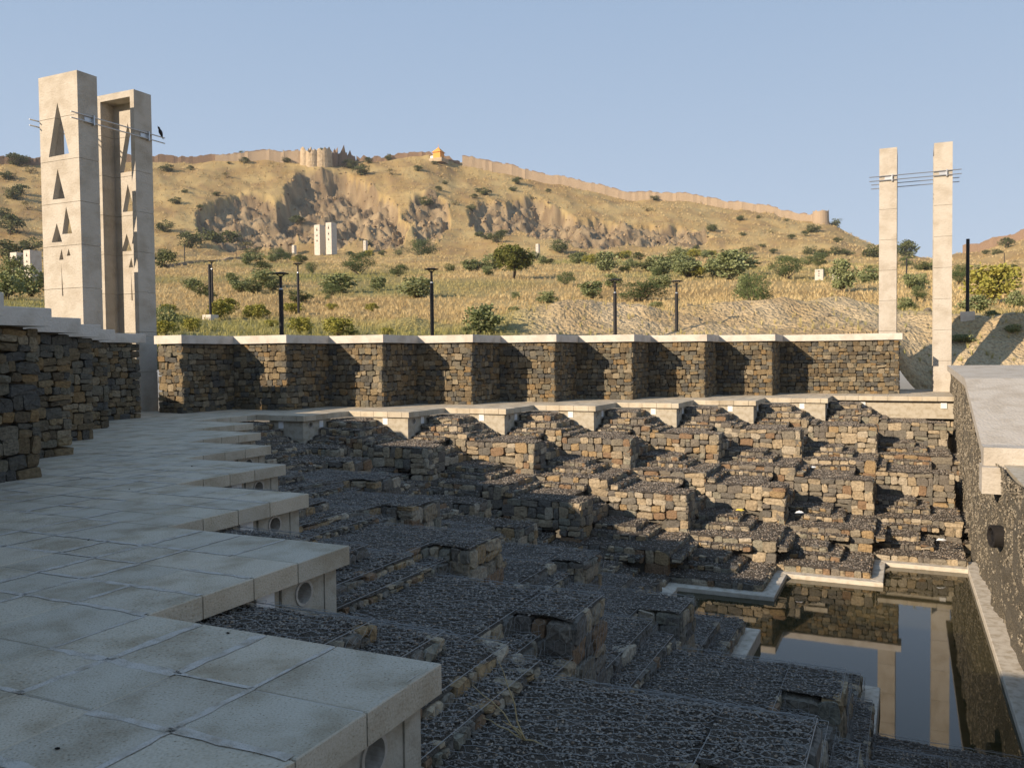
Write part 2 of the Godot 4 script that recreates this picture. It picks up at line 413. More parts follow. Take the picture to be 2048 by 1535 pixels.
func slip(az: float, r: float) -> float:
	var most := 0.0
	for s in SLIPS:
		var w: float = (az - s[0] + nz2.get_noise_2d(az * 900.0, r * 1.2) * 0.012) / s[2]
		var d: float = (r - s[1] + nz2.get_noise_2d(az * 700.0 + 90.0, r) * 9.0) / s[3]
		var m := 1.0 - w * w - d * d
		if m > 0.0: most = maxf(most, smoothstep(0.0, 0.4, m) * s[4])
	return most

# heaps of dug soil behind the wall: azimuth, distance, half width, half length, height
const MOUNDS := [[0.10, 45.0, 4.2, 3.0, 1.35], [0.02, 42.5, 2.6, 2.4, 0.7], [0.245, 46.0, 2.6, 2.2, 0.8], [0.31, 48.0, 3.6, 2.6, 0.9], [0.37, 51.0, 3.0, 2.6, 0.8], [-0.12, 44.0, 1.6, 2.0, 0.6]]

func soil_at(az: float, r: float) -> float:   # bare cut soil behind the sunlit wall and round the right-hand masts
	var m := smoothstep(-0.02, 0.06, az) * (1.0 - smoothstep(46.0, 56.0, r + nz2.get_noise_2d(az * 160.0, r * 2.0) * 10.0))
	m = maxf(m, smoothstep(0.40, 0.44, az) * (1.0 - smoothstep(47.0, 54.0, r)))
	return m

func land(x: float, z: float) -> float:
	var r := sqrt(x * x + z * z)
	var az := atan2(x, -z)
	var h := table(az, r)
	var far := smoothstep(120.0, 330.0, r)
	h += nz.get_noise_2d(x, z) * (0.35 + 2.6 * far) * smoothstep(33.0, 44.0, r)
	h += nz3.get_noise_2d(x, z) * (0.10 + 0.5 * far) * smoothstep(33.0, 40.0, r)
	if r > 240.0 and r < 410.0 and absf(az) < 0.6:
		var c := slip(az, r)
		if c > 0.0:
			var k := 5.0 * smoothstep(0.0, 1.6, c)
			h -= c * 0.55
			h += (absf(nz2.get_noise_2d(x * 2.2 + z * 0.7, z * 0.8)) - 0.25) * k * 1.1
			h += nz3.get_noise_2d(x * 0.9, z * 0.9) * k * 0.5 + nz3.get_noise_2d(x * 2.6 + 50.0, z * 2.6) * k * 0.3 + absf(nz3.get_noise_2d(x * 1.4 + 80.0, z * 1.4)) * k * 0.35
	for m in MOUNDS:
		var dx: float = (az - m[0]) * m[1] / m[2]
		var dr: float = (r - m[1]) / m[3]
		if absf(dx) < 3.0 and absf(dr) < 3.0: h += m[4] * exp(-dx * dx - dr * dr)
	var soil := soil_at(az, r)
	if soil > 0.0:
		h += soil * (absf(nz2.get_noise_2d(x * 9.0, z * 9.0)) * 0.55 - 0.1 + nz3.get_noise_2d(x * 3.0, z * 3.0) * 0.18) * smoothstep(36.0, 42.0, r)
	return h

func land_at(x: float, z: float) -> Vector3:
	return Vector3(x, land(x, z), z)

func inner_edge(az: float) -> float:
	var e := Vector2(sin(az), -cos(az))
	var eu := e.dot(U)
	var ev := e.dot(V)
	var r := 60.0
	if eu > 0.05: r = minf(r, 29.6 / eu)
	if eu + ev > 0.05: r = minf(r, 57.6 / (eu + ev))
	if ev < -0.05: r = minf(r, 4.6 / -ev)
	if ev - eu > 0.02: r = minf(r, 6.4 / (ev - eu))
	return r

func make_terrain() -> void:
	var azs := []
	var t := -PI
	while t < PI - 0.0001:
		azs.append(t)
		t += 0.0017 if absf(t) < 0.64 else 0.05
	azs.append(PI)
	var steps := [0.0]
	while steps[-1] < 1.0: steps.append(steps[-1] + (0.0024 if steps[-1] < 0.9 else 0.012))
	steps[-1] = 1.0
	var rows := steps.size()
	var vs := PackedVector3Array()
	var cs := PackedColorArray()
	var ix := PackedInt32Array()
	for az in azs:
		var r0 := inner_edge(az)
		for j in rows + 1:
			var r: float = r0 * pow(430.0 / r0, steps[j] / 0.9) if j < rows and steps[j] < 0.9 else lerpf(430.0, 1000.0, (minf(1.0, steps[mini(j, rows - 1)]) - 0.9) / 0.1)
			if j == rows: r = 1010.0
			var x := sin(az) * r
			var z := -cos(az) * r
			var h := land(x, z)
			vs.append(Vector3(x, h if j > 0 else h - 0.6, z))
			var n1 := nz.get_noise_2d(x * 2.3 + 300.0, z * 2.3)
			var n2 := nz3.get_noise_2d(x * 1.5, z * 1.5)
			var dry := Color(0.56, 0.42, 0.19).lerp(Color(0.42, 0.285, 0.115), clampf(0.5 + n1 * 1.1, 0, 1))
			var green := Color(0.25, 0.25, 0.085)
			var c := dry
			var g_amt := clampf(nz2.get_noise_2d(x * 0.8, z * 0.8) * 2.0 + 0.15 + 0.35 * smoothstep(-0.1, -0.3, az) * smoothstep(90.0, 40.0, r), 0, 0.8) * smoothstep(300.0, 120.0, r)
			c = c.lerp(green, g_amt)
			var sc := 0.0
			if r > 240.0 and r < 412.0 and absf(az) < 0.6: sc = slip(az, r)
			if sc > 0.0:
				var rock := Color(0.25, 0.18, 0.105).lerp(Color(0.43, 0.325, 0.19), clampf(0.5 + n2 * 1.2 + n1 * 0.8, 0, 1))
				c = c.lerp(rock, smoothstep(0.6, 3.0, sc))
			elif r > 180.0:
				c = c.lerp(Color(0.34, 0.225, 0.12), clampf(n2 * 0.9 + n1 * 0.5, 0, 0.6))
			var soil := soil_at(az, r)
			if soil > 0.0:
				c = c.lerp(Color(0.60, 0.475, 0.30).lerp(Color(0.48, 0.355, 0.20), clampf(0.5 + n2 * 1.4, 0, 1)), soil * 0.9)
			cs.append(c)
	var w := rows + 1
	for i in azs.size() - 1:
		for j in rows:
			var a := i * w + j
			ix.append_array([a, a + 1, a + w, a + 1, a + w + 1, a + w])
	var arr := []
	arr.resize(Mesh.ARRAY_MAX)
	arr[Mesh.ARRAY_VERTEX] = vs
	arr[Mesh.ARRAY_COLOR] = cs
	arr[Mesh.ARRAY_INDEX] = ix
	var am := ArrayMesh.new()
	am.add_surface_from_arrays(Mesh.PRIMITIVE_TRIANGLES, arr)
	var st := SurfaceTool.new()
	st.create_from(am, 0)
	st.generate_normals()
	tag(part("terrain", st.commit(), M.ground, self), "", "", "", "structure")

# ------------------------------------------------------------------ deck
func deck_outline() -> PackedVector2Array:
	var p := PackedVector2Array()
	var add := func(u: float, v: float) -> void: p.append(xz(W(u, v)))
	for i in range(-4, 7):
		add.call(4.28 + 3.0 * i, 1.145)
		add.call(5.78 + 3.0 * i, -0.355)
	add.call(25.53, 1.40)
	for k in 7:
		add.call(24.34, 2.59 + 3.0 * k)
		add.call(25.84, 4.09 + 3.0 * k)
	p.append(xz(SK(47.93, 2.1)))
	p.append(xz(SK(57.4, 2.1)))
	p.append(xz(SK(57.4, -2.6)))
	p.append(xz(SK(54.2, -2.8)))
	add.call(29.0, 24.0)
	add.call(29.0, -2.0)
	add.call(31.0, -4.2)
	add.call(-9.0, -4.2)
	add.call(-9.0, 0.4)
	return p

func make_deck() -> void:
	var outline := deck_outline()
	var deck := Node3D.new()
	deck.name = "pavement"
	add_child(deck, true)
	tag(deck, "", "", "", "structure")
	var inner := Geometry2D.offset_polygon(outline, -0.03)
	part("grout_bed", prism(inner[0], -0.15, -0.006), M.grout, deck)
	var cuts := [0.0, 0.96, 1.66, 2.36]
	var ss := []
	var ks := []
	for i in range(-6, 20):
		for c in cuts:
			ss.append(5.425 + 3.0 * i - c)
			ks.append(-3.135 + 3.0 * (i - 12) - c)
	ss.sort()
	ks.sort()
	var tiles := []
	for i in ss.size() - 1:
		for j in ks.size() - 1:
			var mid := SK((ss[i] + ss[i + 1]) * 0.5, (ks[j] + ks[j + 1]) * 0.5)
			if mid.length() > 46.0: continue
			var ga := 0.008
			var q := PackedVector2Array([xz(SK(ss[i] + ga, ks[j] + ga)), xz(SK(ss[i + 1] - ga, ks[j] + ga)), xz(SK(ss[i + 1] - ga, ks[j + 1] - ga)), xz(SK(ss[i] + ga, ks[j + 1] - ga))])
			for piece in Geometry2D.intersect_polygons(q, outline):
				if piece.size() < 3: continue
				var area := 0.0
				for n in piece.size(): area += piece[n].cross(piece[(n + 1) % piece.size()])
				if absf(area) < 0.01: continue
				var score := absf(area) / maxf(1.0, mid.length_squared()) / maxf(2.0, mid.length())
				if mid.z > -1.5: score *= 0.01
				tiles.append([score, piece, mid])
	var smear := st_new()
	for set_ in [[ss, ks, false], [ks, ss, true]]:
		for line in set_[0]:
			for j in set_[1].size() - 1:
				var e0: Vector3 = SK(line, set_[1][j]) if not set_[2] else SK(set_[1][j], line)
				var e1: Vector3 = SK(line, set_[1][j + 1]) if not set_[2] else SK(set_[1][j + 1], line)
				var m := (e0 + e1) * 0.5
				if m.length() > 17.0 or rng.randf() < 0.3: continue
				var side := (e1 - e0).normalized().cross(Vector3.UP)
				var lft := []
				var rgt := []
				var wa := rf(0.008, 0.04)
				var wb := rf(0.008, 0.04)
				for q in 8:
					var p := e0.lerp(e1, q / 7.0)
					lft.append(xz(p + side * wa * rf(0.55, 1.35)))
					rgt.append(xz(p - side * wb * rf(0.55, 1.35)))
				rgt.reverse()
				var ring := PackedVector2Array(lft + rgt)
				for piece in Geometry2D.intersect_polygons(ring, inner[0]):
					var ixs := Geometry2D.triangulate_polygon(piece)
					for q in range(0, ixs.size(), 3):
						tri(smear, Vector3(piece[ixs[q]].x, 0.0024, piece[ixs[q]].y), Vector3(piece[ixs[q + 1]].x, 0.0024, piece[ixs[q + 1]].y), Vector3(piece[ixs[q + 2]].x, 0.0024, piece[ixs[q + 2]].y), Vector3.UP)
	tag(part("cement_smears", done(smear), M.grout, deck), "", "", "", "stuff")
	tiles.sort_custom(func(a, b): return a[0] > b[0])
	var rest := []
	for m in M.slab: rest.append(null)
	for n in tiles.size():
		var dy := rf(-0.0025, 0.002)
		var k: int = rng.randi() % M.slab.size()
		if n < 300:
			var at: Vector3 = tiles[n][2]
			part("paving_slab", prism(tiles[n][1], -0.16, dy, 0.006, at), M.slab[k], deck, Transform3D(Basis(), at))
		else:
			if rest[k] == null: rest[k] = st_new()
			prism_st(rest[k], tiles[n][1], -0.16, dy, 0.006)
	var mesh := ArrayMesh.new()
	for k in M.slab.size():
		if rest[k]:
			rest[k].generate_normals()
			rest[k].commit(mesh)
			mesh.surface_set_material(mesh.get_surface_count() - 1, M.slab[k])
	tag(part("distant_paving_slabs", mesh, null, deck), "", "", "", "stuff")

func ring_mesh(c: Vector3, n: Vector3, r_in: float, r_out: float, front: float, back: float) -> ArrayMesh:   # a short pipe along n
	var st := st_new()
	var x := n.cross(Vector3.UP).normalized()
	var y := Vector3.UP
	for i in 24:
		var e0 := x * cos(TAU * i / 24) + y * sin(TAU * i / 24)
		var e1 := x * cos(TAU * (i + 1) / 24) + y * sin(TAU * (i + 1) / 24)
		quad(st, c + e0 * r_in + n * front, c + e1 * r_in + n * front, c + e1 * r_out + n * front, c + e0 * r_out + n * front, n)
		quad(st, c + e0 * r_out + n * front, c + e1 * r_out + n * front, c + e1 * r_out + n * back, c + e0 * r_out + n * back, e0 + e1)
		quad(st, c + e0 * r_in + n * front, c + e1 * r_in + n * front, c + e1 * r_in + n * back, c + e0 * r_in + n * back, -e0 - e1)
		tri(st, c + n * back, c + e0 * r_in + n * back, c + e1 * r_in + n * back, n)
	return done(st)

# wall panel with a round hole: p0 lower left, dx right, n outwards
func holed_panel(p0: Vector3, dx: Vector3, n: Vector3, L: float, H: float, cx: float, cy: float, r: float, thick: float) -> ArrayMesh:
	var st := st_new()
	var at := func(x: float, y: float, z := 0.0) -> Vector3: return p0 + dx * x + Vector3.UP * y + n * z
	var k := 28
	var edge := func(t: float) -> Vector2:
		var d := Vector2(cos(t), sin(t))
		var f := 1e9
		if d.x > 1e-6: f = minf(f, (L - cx) / d.x)
		if d.x < -1e-6: f = minf(f, -cx / d.x)
		if d.y > 1e-6: f = minf(f, (H - cy) / d.y)
		if d.y < -1e-6: f = minf(f, -cy / d.y)
		return Vector2(cx, cy) + d * f
	var corners := [atan2(-cy, -cx), atan2(-cy, L - cx), atan2(H - cy, L - cx), atan2(H - cy, -cx)]
	var ts := []
	for i in k: ts.append(-PI + TAU * i / k)
	ts.append_array(corners)
	ts.sort()
	for i in ts.size():
		var t0: float = ts[i]
		var t1: float = ts[(i + 1) % ts.size()]
		var a := Vector2(cx + cos(t0) * r, cy + sin(t0) * r)
		var b := Vector2(cx + cos(t1) * r, cy + sin(t1) * r)
		var c: Vector2 = edge.call(t1)
		var d: Vector2 = edge.call(t0)
		quad(st, at.call(a.x, a.y), at.call(b.x, b.y), at.call(c.x, c.y), at.call(d.x, d.y), n)
		quad(st, at.call(a.x, a.y), at.call(b.x, b.y), at.call(b.x, b.y, -thick), at.call(a.x, a.y, -thick), at.call(cx, cy) - at.call(a.x, a.y))
	for s in [[0.0, -1.0], [L, 1.0]]:
		quad(st, at.call(s[0], 0.0), at.call(s[0], H), at.call(s[0], H, -thick), at.call(s[0], 0.0, -thick), dx * s[1])
	quad(st, at.call(0.0, H), at.call(L, H), at.call(L, H, -thick), at.call(0.0, H, -thick), Vector3.UP)
	quad(st, at.call(0.0, 0.0), at.call(L, 0.0), at.call(L, 0.0, -thick), at.call(0.0, 0.0, -thick), Vector3.DOWN)
	return done(st)

# concrete footing under one tooth of the deck; tip in plan, the two faces run back along -B (normal A) and, on the sunlit arm, along -A (normal -B)
func pier(tip: Vector3, sunny: bool, low: float) -> void:
	var t := thing("deck_pier", Vector3(tip.x, low, tip.z), "concrete footing with round drain pipe under a tooth of the " + ("sunlit deck" if sunny else "shaded deck"), "footing", "footings under the " + ("sunlit" if sunny else "shaded") + " deck teeth")
	var back := B if sunny else -B
	var inw := (-A + back).normalized()
	var c := tip + inw * 0.13
	var H := -0.162 - low
	var o := Vector3(c.x, low, c.z) - t.position
	var L := 1.25
	# panel facing A, with the drain
	var cy := H - 0.125
	if sunny:
		part("pipe_panel", holed_panel(o + back * 0.03, back, A, 0.62, H, 0.30, cy, 0.10, 0.5), M.pier, t)
		part("drain_pipe", ring_mesh(o + back * 0.33 + Vector3.UP * cy, A, 0.08, 0.10, 0.015, -0.45), M.concrete, t.get_node("pipe_panel"))
		var st := st_new()
		box_st(st, o + back * (0.65 + 0.3) - A * 0.25 + Vector3.UP * H * 0.5, back * 0.3, Vector3.UP * (H * 0.5), A * 0.25)
		part("footing_wall", done(st), M.pier, t)
		st = st_new()
		box_st(st, o + back * 0.80 + A * 0.008 + Vector3.UP * (H - 0.13), back * 0.085, Vector3.UP * 0.10, A * 0.008)
		part("pale_panel", done(st), M.panel, t)
		st = st_new()   # face towards -B
		box_st(st, o - A * 0.6 + back * 0.015 + Vector3.UP * H * 0.5, A * 0.6, Vector3.UP * (H * 0.5), B * 0.015)
		part("footing_wall", done(st), M.pier, t)
		st = st_new()
		box_st(st, o - A * 0.78 - B * 0.008 + Vector3.UP * (H - 0.12), A * 0.085, Vector3.UP * 0.10, B * 0.008)
		part("pale_panel", done(st), M.panel, t)
	else:
		part("pipe_panel", holed_panel(o + back * 0.16, back, A, 0.52, H, 0.26, cy, 0.105, 0.5), M.pier, t)
		part("drain_pipe", ring_mesh(o + back * 0.42 + Vector3.UP * cy, A, 0.085, 0.107, 0.012, -0.45), M.concrete, t.get_node("pipe_panel"))
		var st := st_new()
		box_st(st, o + back * 0.08 - A * 0.24 + Vector3.UP * H * 0.5, back * 0.076, Vector3.UP * (H * 0.5), A * 0.25)
		part("corner_post", done(st), M.pier, t)
		st = st_new()
		box_st(st, o + back * (0.69 + 0.4) - A * 0.27 + Vector3.UP * H * 0.5, back * 0.4, Vector3.UP * (H * 0.5), A * 0.25)
		part("footing_wall", done(st), M.pier, t)
		st = st_new()
		box_st(st, o + back * 0.86 - A * 0.012 + Vector3.UP * (H - 0.14), back * 0.10, Vector3.UP * 0.12, A * 0.008)
		part("pale_panel", done(st), M.panel, t)

func make_piers() -> void:
	for i in range(-1, 7):
		pier(W(4.28 + 3.0 * i, 1.145), false, -0.66)
	for k in 7:
		pier(W(24.34, 2.59 + 3.0 * k), true, -0.79)
	# end wall of the sunlit deck, beside the ramp
	var t := thing("deck_end_wall", SK(48.2, 0.0, -0.8), "long stained concrete footing wall at the right end of the sunlit deck", "footing")
	var st := st_new()
	box_st(st, SK(48.4, -0.75, -0.48) - t.position, A * (2.8 / R2), Vector3.UP * 0.318, B * 0.12)
	part("footing_wall", done(st), M.pier, t)
	for k in [-2.3, 1.5]:
		st = st_new()
		box_st(st, SK(48.2, k, -0.33) - t.position, A * 0.10, Vector3.UP * 0.10, B * 0.02)
		part("pale_panel", done(st), M.panel, t)

# ------------------------------------------------------------------ zigzag retaining walls
# pts: plan corners along the foot, left to right as seen from the deck; each face carries stones if drawn
func zig_wall(called: String, pts: Array, drawn: Array, label: String, out_side: float, palette: Array) -> void:
	var t := thing(called, pts[0], label, "wall")
	var stones := []
	var n := pts.size()
	var offs := func(d: float) -> Array:
		var res := []
		for i in n:
			var e0: Vector3 = (pts[i] - pts[maxi(i - 1, 0)]).normalized() if i > 0 else (pts[1] - pts[0]).normalized()
			var e1: Vector3 = (pts[i + 1] - pts[i]).normalized() if i < n - 1 else e0
			var n0 := e0.cross(Vector3.UP) * out_side
			var n1 := e1.cross(Vector3.UP) * out_side
			res.append(pts[i] + (n0 + n1) * (d / maxf(0.3, 1.0 + n0.dot(n1))))
		return res
	var skin: Array = offs.call(-0.12)
	var back: Array = offs.call(-0.62)
	var lip: Array = offs.call(0.13)
	var heel: Array = offs.call(-0.55)
	var body := st_new()
	for i in n - 1:
		hexa(body, [skin[i] - t.position - Vector3.UP * 0.3, skin[i + 1] - t.position - Vector3.UP * 0.3, back[i + 1] - t.position - Vector3.UP * 0.3, back[i] - t.position - Vector3.UP * 0.3], [skin[i] - t.position + Vector3.UP * 2.07, skin[i + 1] - t.position + Vector3.UP * 2.07, back[i + 1] - t.position + Vector3.UP * 2.07, back[i] - t.position + Vector3.UP * 2.07])
		var g0 := Vector3.UP * 2.08 - t.position
		var poly := PackedVector2Array([xz(lip[i]), xz(lip[i + 1]), xz(heel[i + 1]), xz(heel[i])])
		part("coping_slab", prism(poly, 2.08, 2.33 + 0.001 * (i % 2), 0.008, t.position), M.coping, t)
		if drawn[i]:
			var e: Vector3 = pts[i + 1] - pts[i]
			var nn: Vector3 = e.normalized().cross(Vector3.UP) * out_side
			var f := face_stones(pts[i] - Vector3.UP * 0.02, e.normalized(), nn, e.length(), 2.09, 0.19)
			stones.append_array(f)
	part("rubble_core", done(body), M.core_wall, t)
	stones.sort_custom(func(a, b): return a.basis.x.length() * a.basis.y.length() / a.origin.length_squared() > b.basis.x.length() * b.basis.y.length() / b.origin.length_squared())
	add_stones(t, stones.slice(0, 300), palette)
	if stones.size() > 300:
		add_stone_mass(t, stones.slice(300), palette, "small_wall_stones")

func make_walls() -> void:
	var pts := []
	var drawn := []
	pts.append(W(28.0, -1.3))
	drawn.append(true)
	for k in range(-1, 7):
		pts.append(W(27.2, 2.45 + 3.0 * k - 0.05))
		pts.append(W(28.7, 3.95 + 3.0 * k - 0.05))
		drawn.append_array([true, true])
	pts.append(W(25.62, 25.0))
	pts.append(SK(51.7, -0.62))
	drawn.append(true)
	zig_wall("stone_wall", pts, drawn, "zigzag dark stone retaining wall with sunlit pale coping behind the far deck", 1.0, M.wallstone)
	var left := []
	var ld := []
	# the tips stand opposite the deck teeth
	for i in range(-4, 8):
		left.append(W(2.78 + 3.0 * i, -3.65))
		left.append(W(4.28 + 3.0 * i, -2.15) if i < 7 else W(25.75, -1.68))
		ld.append_array([i >= 2, false])
	left.append(W(26.6, -2.55))
	zig_wall("stone_wall", left, ld, "zigzag dark stone retaining wall in shade beside the left deck", 1.0, M.wallstone)

# ------------------------------------------------------------------ gabions
var pebble_shape: ArrayMesh

func make_pebble() -> void:
	var st := st_new()
	var p := [Vector3(0.5, 0.05, 0.02), Vector3(-0.5, -0.04, 0.06), Vector3(0.04, 0.34, 0.05), Vector3(-0.05, -0.34, -0.05), Vector3(0.06, 0.04, 0.42), Vector3(-0.06, 0.0, -0.42)]
	for f in [[0, 2, 4], [2, 1, 4], [1, 3, 4], [3, 0, 4], [2, 0, 5], [1, 2, 5], [3, 1, 5], [0, 3, 5]]:
		tri(st, p[f[0]], p[f[1]], p[f[2]], p[f[0]] + p[f[1]] + p[f[2]])
	pebble_shape = done(st)

func hex_wire(st: SurfaceTool, o: Vector3, ex: Vector3, ey: Vector3, n: Vector3, L: float, H: float, cell: float, rad: float, lift: float) -> void:
	# double-twist netting: hexagons with two sides along ey
	var dx := cell
	var dy := cell * 0.82
	var jit := func(x: float, y: float, k: int) -> Vector3:
		x = clampf(x, 0.0, L)
		y = clampf(y, 0.0, H)
		var hsh := sin(x * 127.1 + y * 311.7 + k * 7.3) * 43758.5453
		hsh -= floorf(hsh)
		var h2 := sin(x * 269.5 + y * 183.3) * 43758.5453
		h2 -= floorf(h2)
		return o + ex * clampf(x + (hsh - 0.5) * cell * 0.22, 0.0, L) + ey * clampf(y + (h2 - 0.5) * cell * 0.22, 0.0, H) + n * (0.006 + lift * hsh * h2)
	var rows := int(ceil(H / (dy * 1.5))) + 1
	var cols := int(ceil(L / dx)) + 1
	for r in rows:
		var y0 := r * dy * 1.5
		var sh := 0.5 * dx if r % 2 else 0.0
		for c in cols:
			var x0 := c * dx + sh
			if x0 > L + dx * 0.5 or y0 > H: continue
			var a: Vector3 = jit.call(x0, y0, 0)
			var b: Vector3 = jit.call(x0, y0 + dy, 0)
			bar(st, a, b, rad * 1.35, rad * 1.35, 3)
			if y0 + dy <= H:
				for sgn in [-0.5, 0.5]:
					var xx: float = x0 + dx * sgn
					if xx < 0.0 or xx > L: continue
					bar(st, b, jit.call(xx, y0 + dy * 1.5, 0), rad, rad, 3)

class Notch:
	var sunny := true
	var inner := 0.0      # u (sunlit arm) or v (shaded arm) of the re-entrant corner
	var centre := 0.0     # v or u of its axis

func npt(k: Notch, p: float, q: float, h: float) -> Vector3:
	if k.sunny: return W(k.inner - (p + q) * 0.5, k.centre + (p - q) * 0.5, h)
	return W(k.centre + (p - q) * 0.5, k.inner + (p + q) * 0.5, h)

# one stone-filled basket: a rectangle in notch axes, its top and foot, and the faces to fill: [side, low, from, to]
func basket(t: Node3D, k: Notch, p0: float, p1: float, q0: float, q1: float, top: float, low: float, faces: Array) -> void:
	var pd := A if k.sunny else B
	var qd := -B if k.sunny else A
	var palette: Array = M.pale
	var size := 0.17
	var mid := npt(k, (p0 + p1) * 0.5, (q0 + q1) * 0.5, top)
	var dist := (mid - Vector3(0, 1.6, 0)).length()
	# core
	var i := 0.17
	var b0 := p0
	for f in faces:
		if f[0] == "-p": b0 = p0 + i
	var poly := PackedVector2Array([xz(npt(k, b0, q0, 0)), xz(npt(k, p1 - i, q0, 0)), xz(npt(k, p1 - i, q1 - i, 0)), xz(npt(k, b0, q1 - i, 0))])
	part("rubble_fill", prism(poly, low, top - 0.035, 0.0, t.position), M.core, t)
	# bed of gravel on top, slightly uneven, sagging at its edges
	var L := (p1 - p0) / R2
	var D := (q1 - q0) / R2
	var nx := maxi(2, int(L / 0.16))
	var ny := maxi(2, int(D / 0.16))
	var o := npt(k, p0, q0, 0) - t.position
	var st := st_new()
	var bed := func(x: float, y: float) -> Vector3:
		var w: Vector3 = npt(k, p0, q0, 0) + pd * x + qd * y
		var e := minf(L - x, D - y)
		return o + pd * x + qd * y + Vector3.UP * (top - 0.012 + nz3.get_noise_2d(w.x * 18.0, w.z * 18.0) * 0.028 - 0.03 * smoothstep(0.09, 0.0, e))
	for a in nx:
		for b in ny:
			quad(st, bed.call(L * a / nx, D * b / ny), bed.call(L * (a + 1) / nx, D * b / ny), bed.call(L * (a + 1) / nx, D * (b + 1) / ny), bed.call(L * a / nx, D * (b + 1) / ny), Vector3.UP)
	var bed_part := part("gravel_bed", done(st), M.bed, t)
	var dens := 2300.0 if dist < 8.0 else 1400.0 if dist < 12.0 else 700.0 if dist < 17.0 else 330.0
	var ps := 0.019 if dist < 8.0 else 0.023 if dist < 12.0 else 0.030 if dist < 17.0 else 0.034
	var count := int(L * D * dens)
	var mm := MultiMesh.new()
	mm.transform_format = MultiMesh.TRANSFORM_3D
	mm.use_colors = true
	mm.mesh = pebble_shape
	mm.instance_count = count
	for n in count:
		var s := ps * rf(0.65, 1.6)
		var w: Vector3 = bed.call(rf(0.0, L - 0.015), rf(0.0, D - 0.015))
		var bs := Basis.from_euler(Vector3(rf(-0.6, 0.6), rf(0, TAU), rf(-0.6, 0.6))).scaled(Vector3(s * rf(0.8, 1.3), s * rf(0.7, 1.1), s))
		mm.set_instance_transform(n, Transform3D(bs, w + Vector3.UP * rf(-0.004, 0.010)))
		var v := rf(0.075, 0.30)
		var c := Color(v * 1.13, v, v * 0.84)
		var dice := rng.randf()
		if dice < 0.05: c = Color(0.37, 0.32, 0.255) * rf(0.7, 1.2)
		elif dice < 0.14: c = Color(v * 1.45, v * 1.08, v * 0.74)
		mm.set_instance_color(n, c)
	var mi := MultiMeshInstance3D.new()
	mi.name = "gravel"
	mi.multimesh = mm
	mi.material_override = M.pebble
	bed_part.add_child(mi, true)
	tag(mi, "", "", "", "stuff")
	var wire: SurfaceTool = st_new() if dist < 17.0 else null
	if wire:
		for e in [[o + qd * D, o + qd * D + pd * L], [o + pd * L, o + pd * L + qd * D]]:   # selvedge wires round the lid
			bar(wire, e[0] + Vector3.UP * (top - 0.006), e[1] + Vector3.UP * (top - 0.006), 0.0035, 0.0035, 4)
		hex_wire(wire, o + Vector3.UP * (top + 0.004), pd, qd, Vector3.UP, L, D, 0.095, 0.0015 if dist < 9.0 else 0.0013, 0.022)
	for f in faces:
		var c0: Vector3
		var dx: Vector3
		var nn: Vector3
		var len: float
		match f[0]:
			"q":
				c0 = npt(k, f[2], q1, f[1]); dx = pd; nn = qd; len = (f[3] - f[2]) / R2
			"p":
				c0 = npt(k, p1, f[2], f[1]); dx = qd; nn = pd; len = (f[3] - f[2]) / R2
			"-p":
				c0 = npt(k, p0, f[2], f[1]); dx = qd; nn = -pd; len = (f[3] - f[2]) / R2
		var H: float = top - 0.02 - f[1]
		add_stones(t, face_stones(c0, dx, nn, len, H, (0.25 if H > 0.5 else 0.2 if H > 0.3 else H)), palette)
		if wire and H > 0.1 and (f[0] != "p" or k.sunny):
			hex_wire(wire, c0 + nn * 0.055 - t.position, dx, Vector3.UP, nn, len, H, 0.095, 0.0015 if dist < 9.0 else 0.0013, 0.012)
	if wire:
		part("wire_netting", done(wire), M.wire, t)

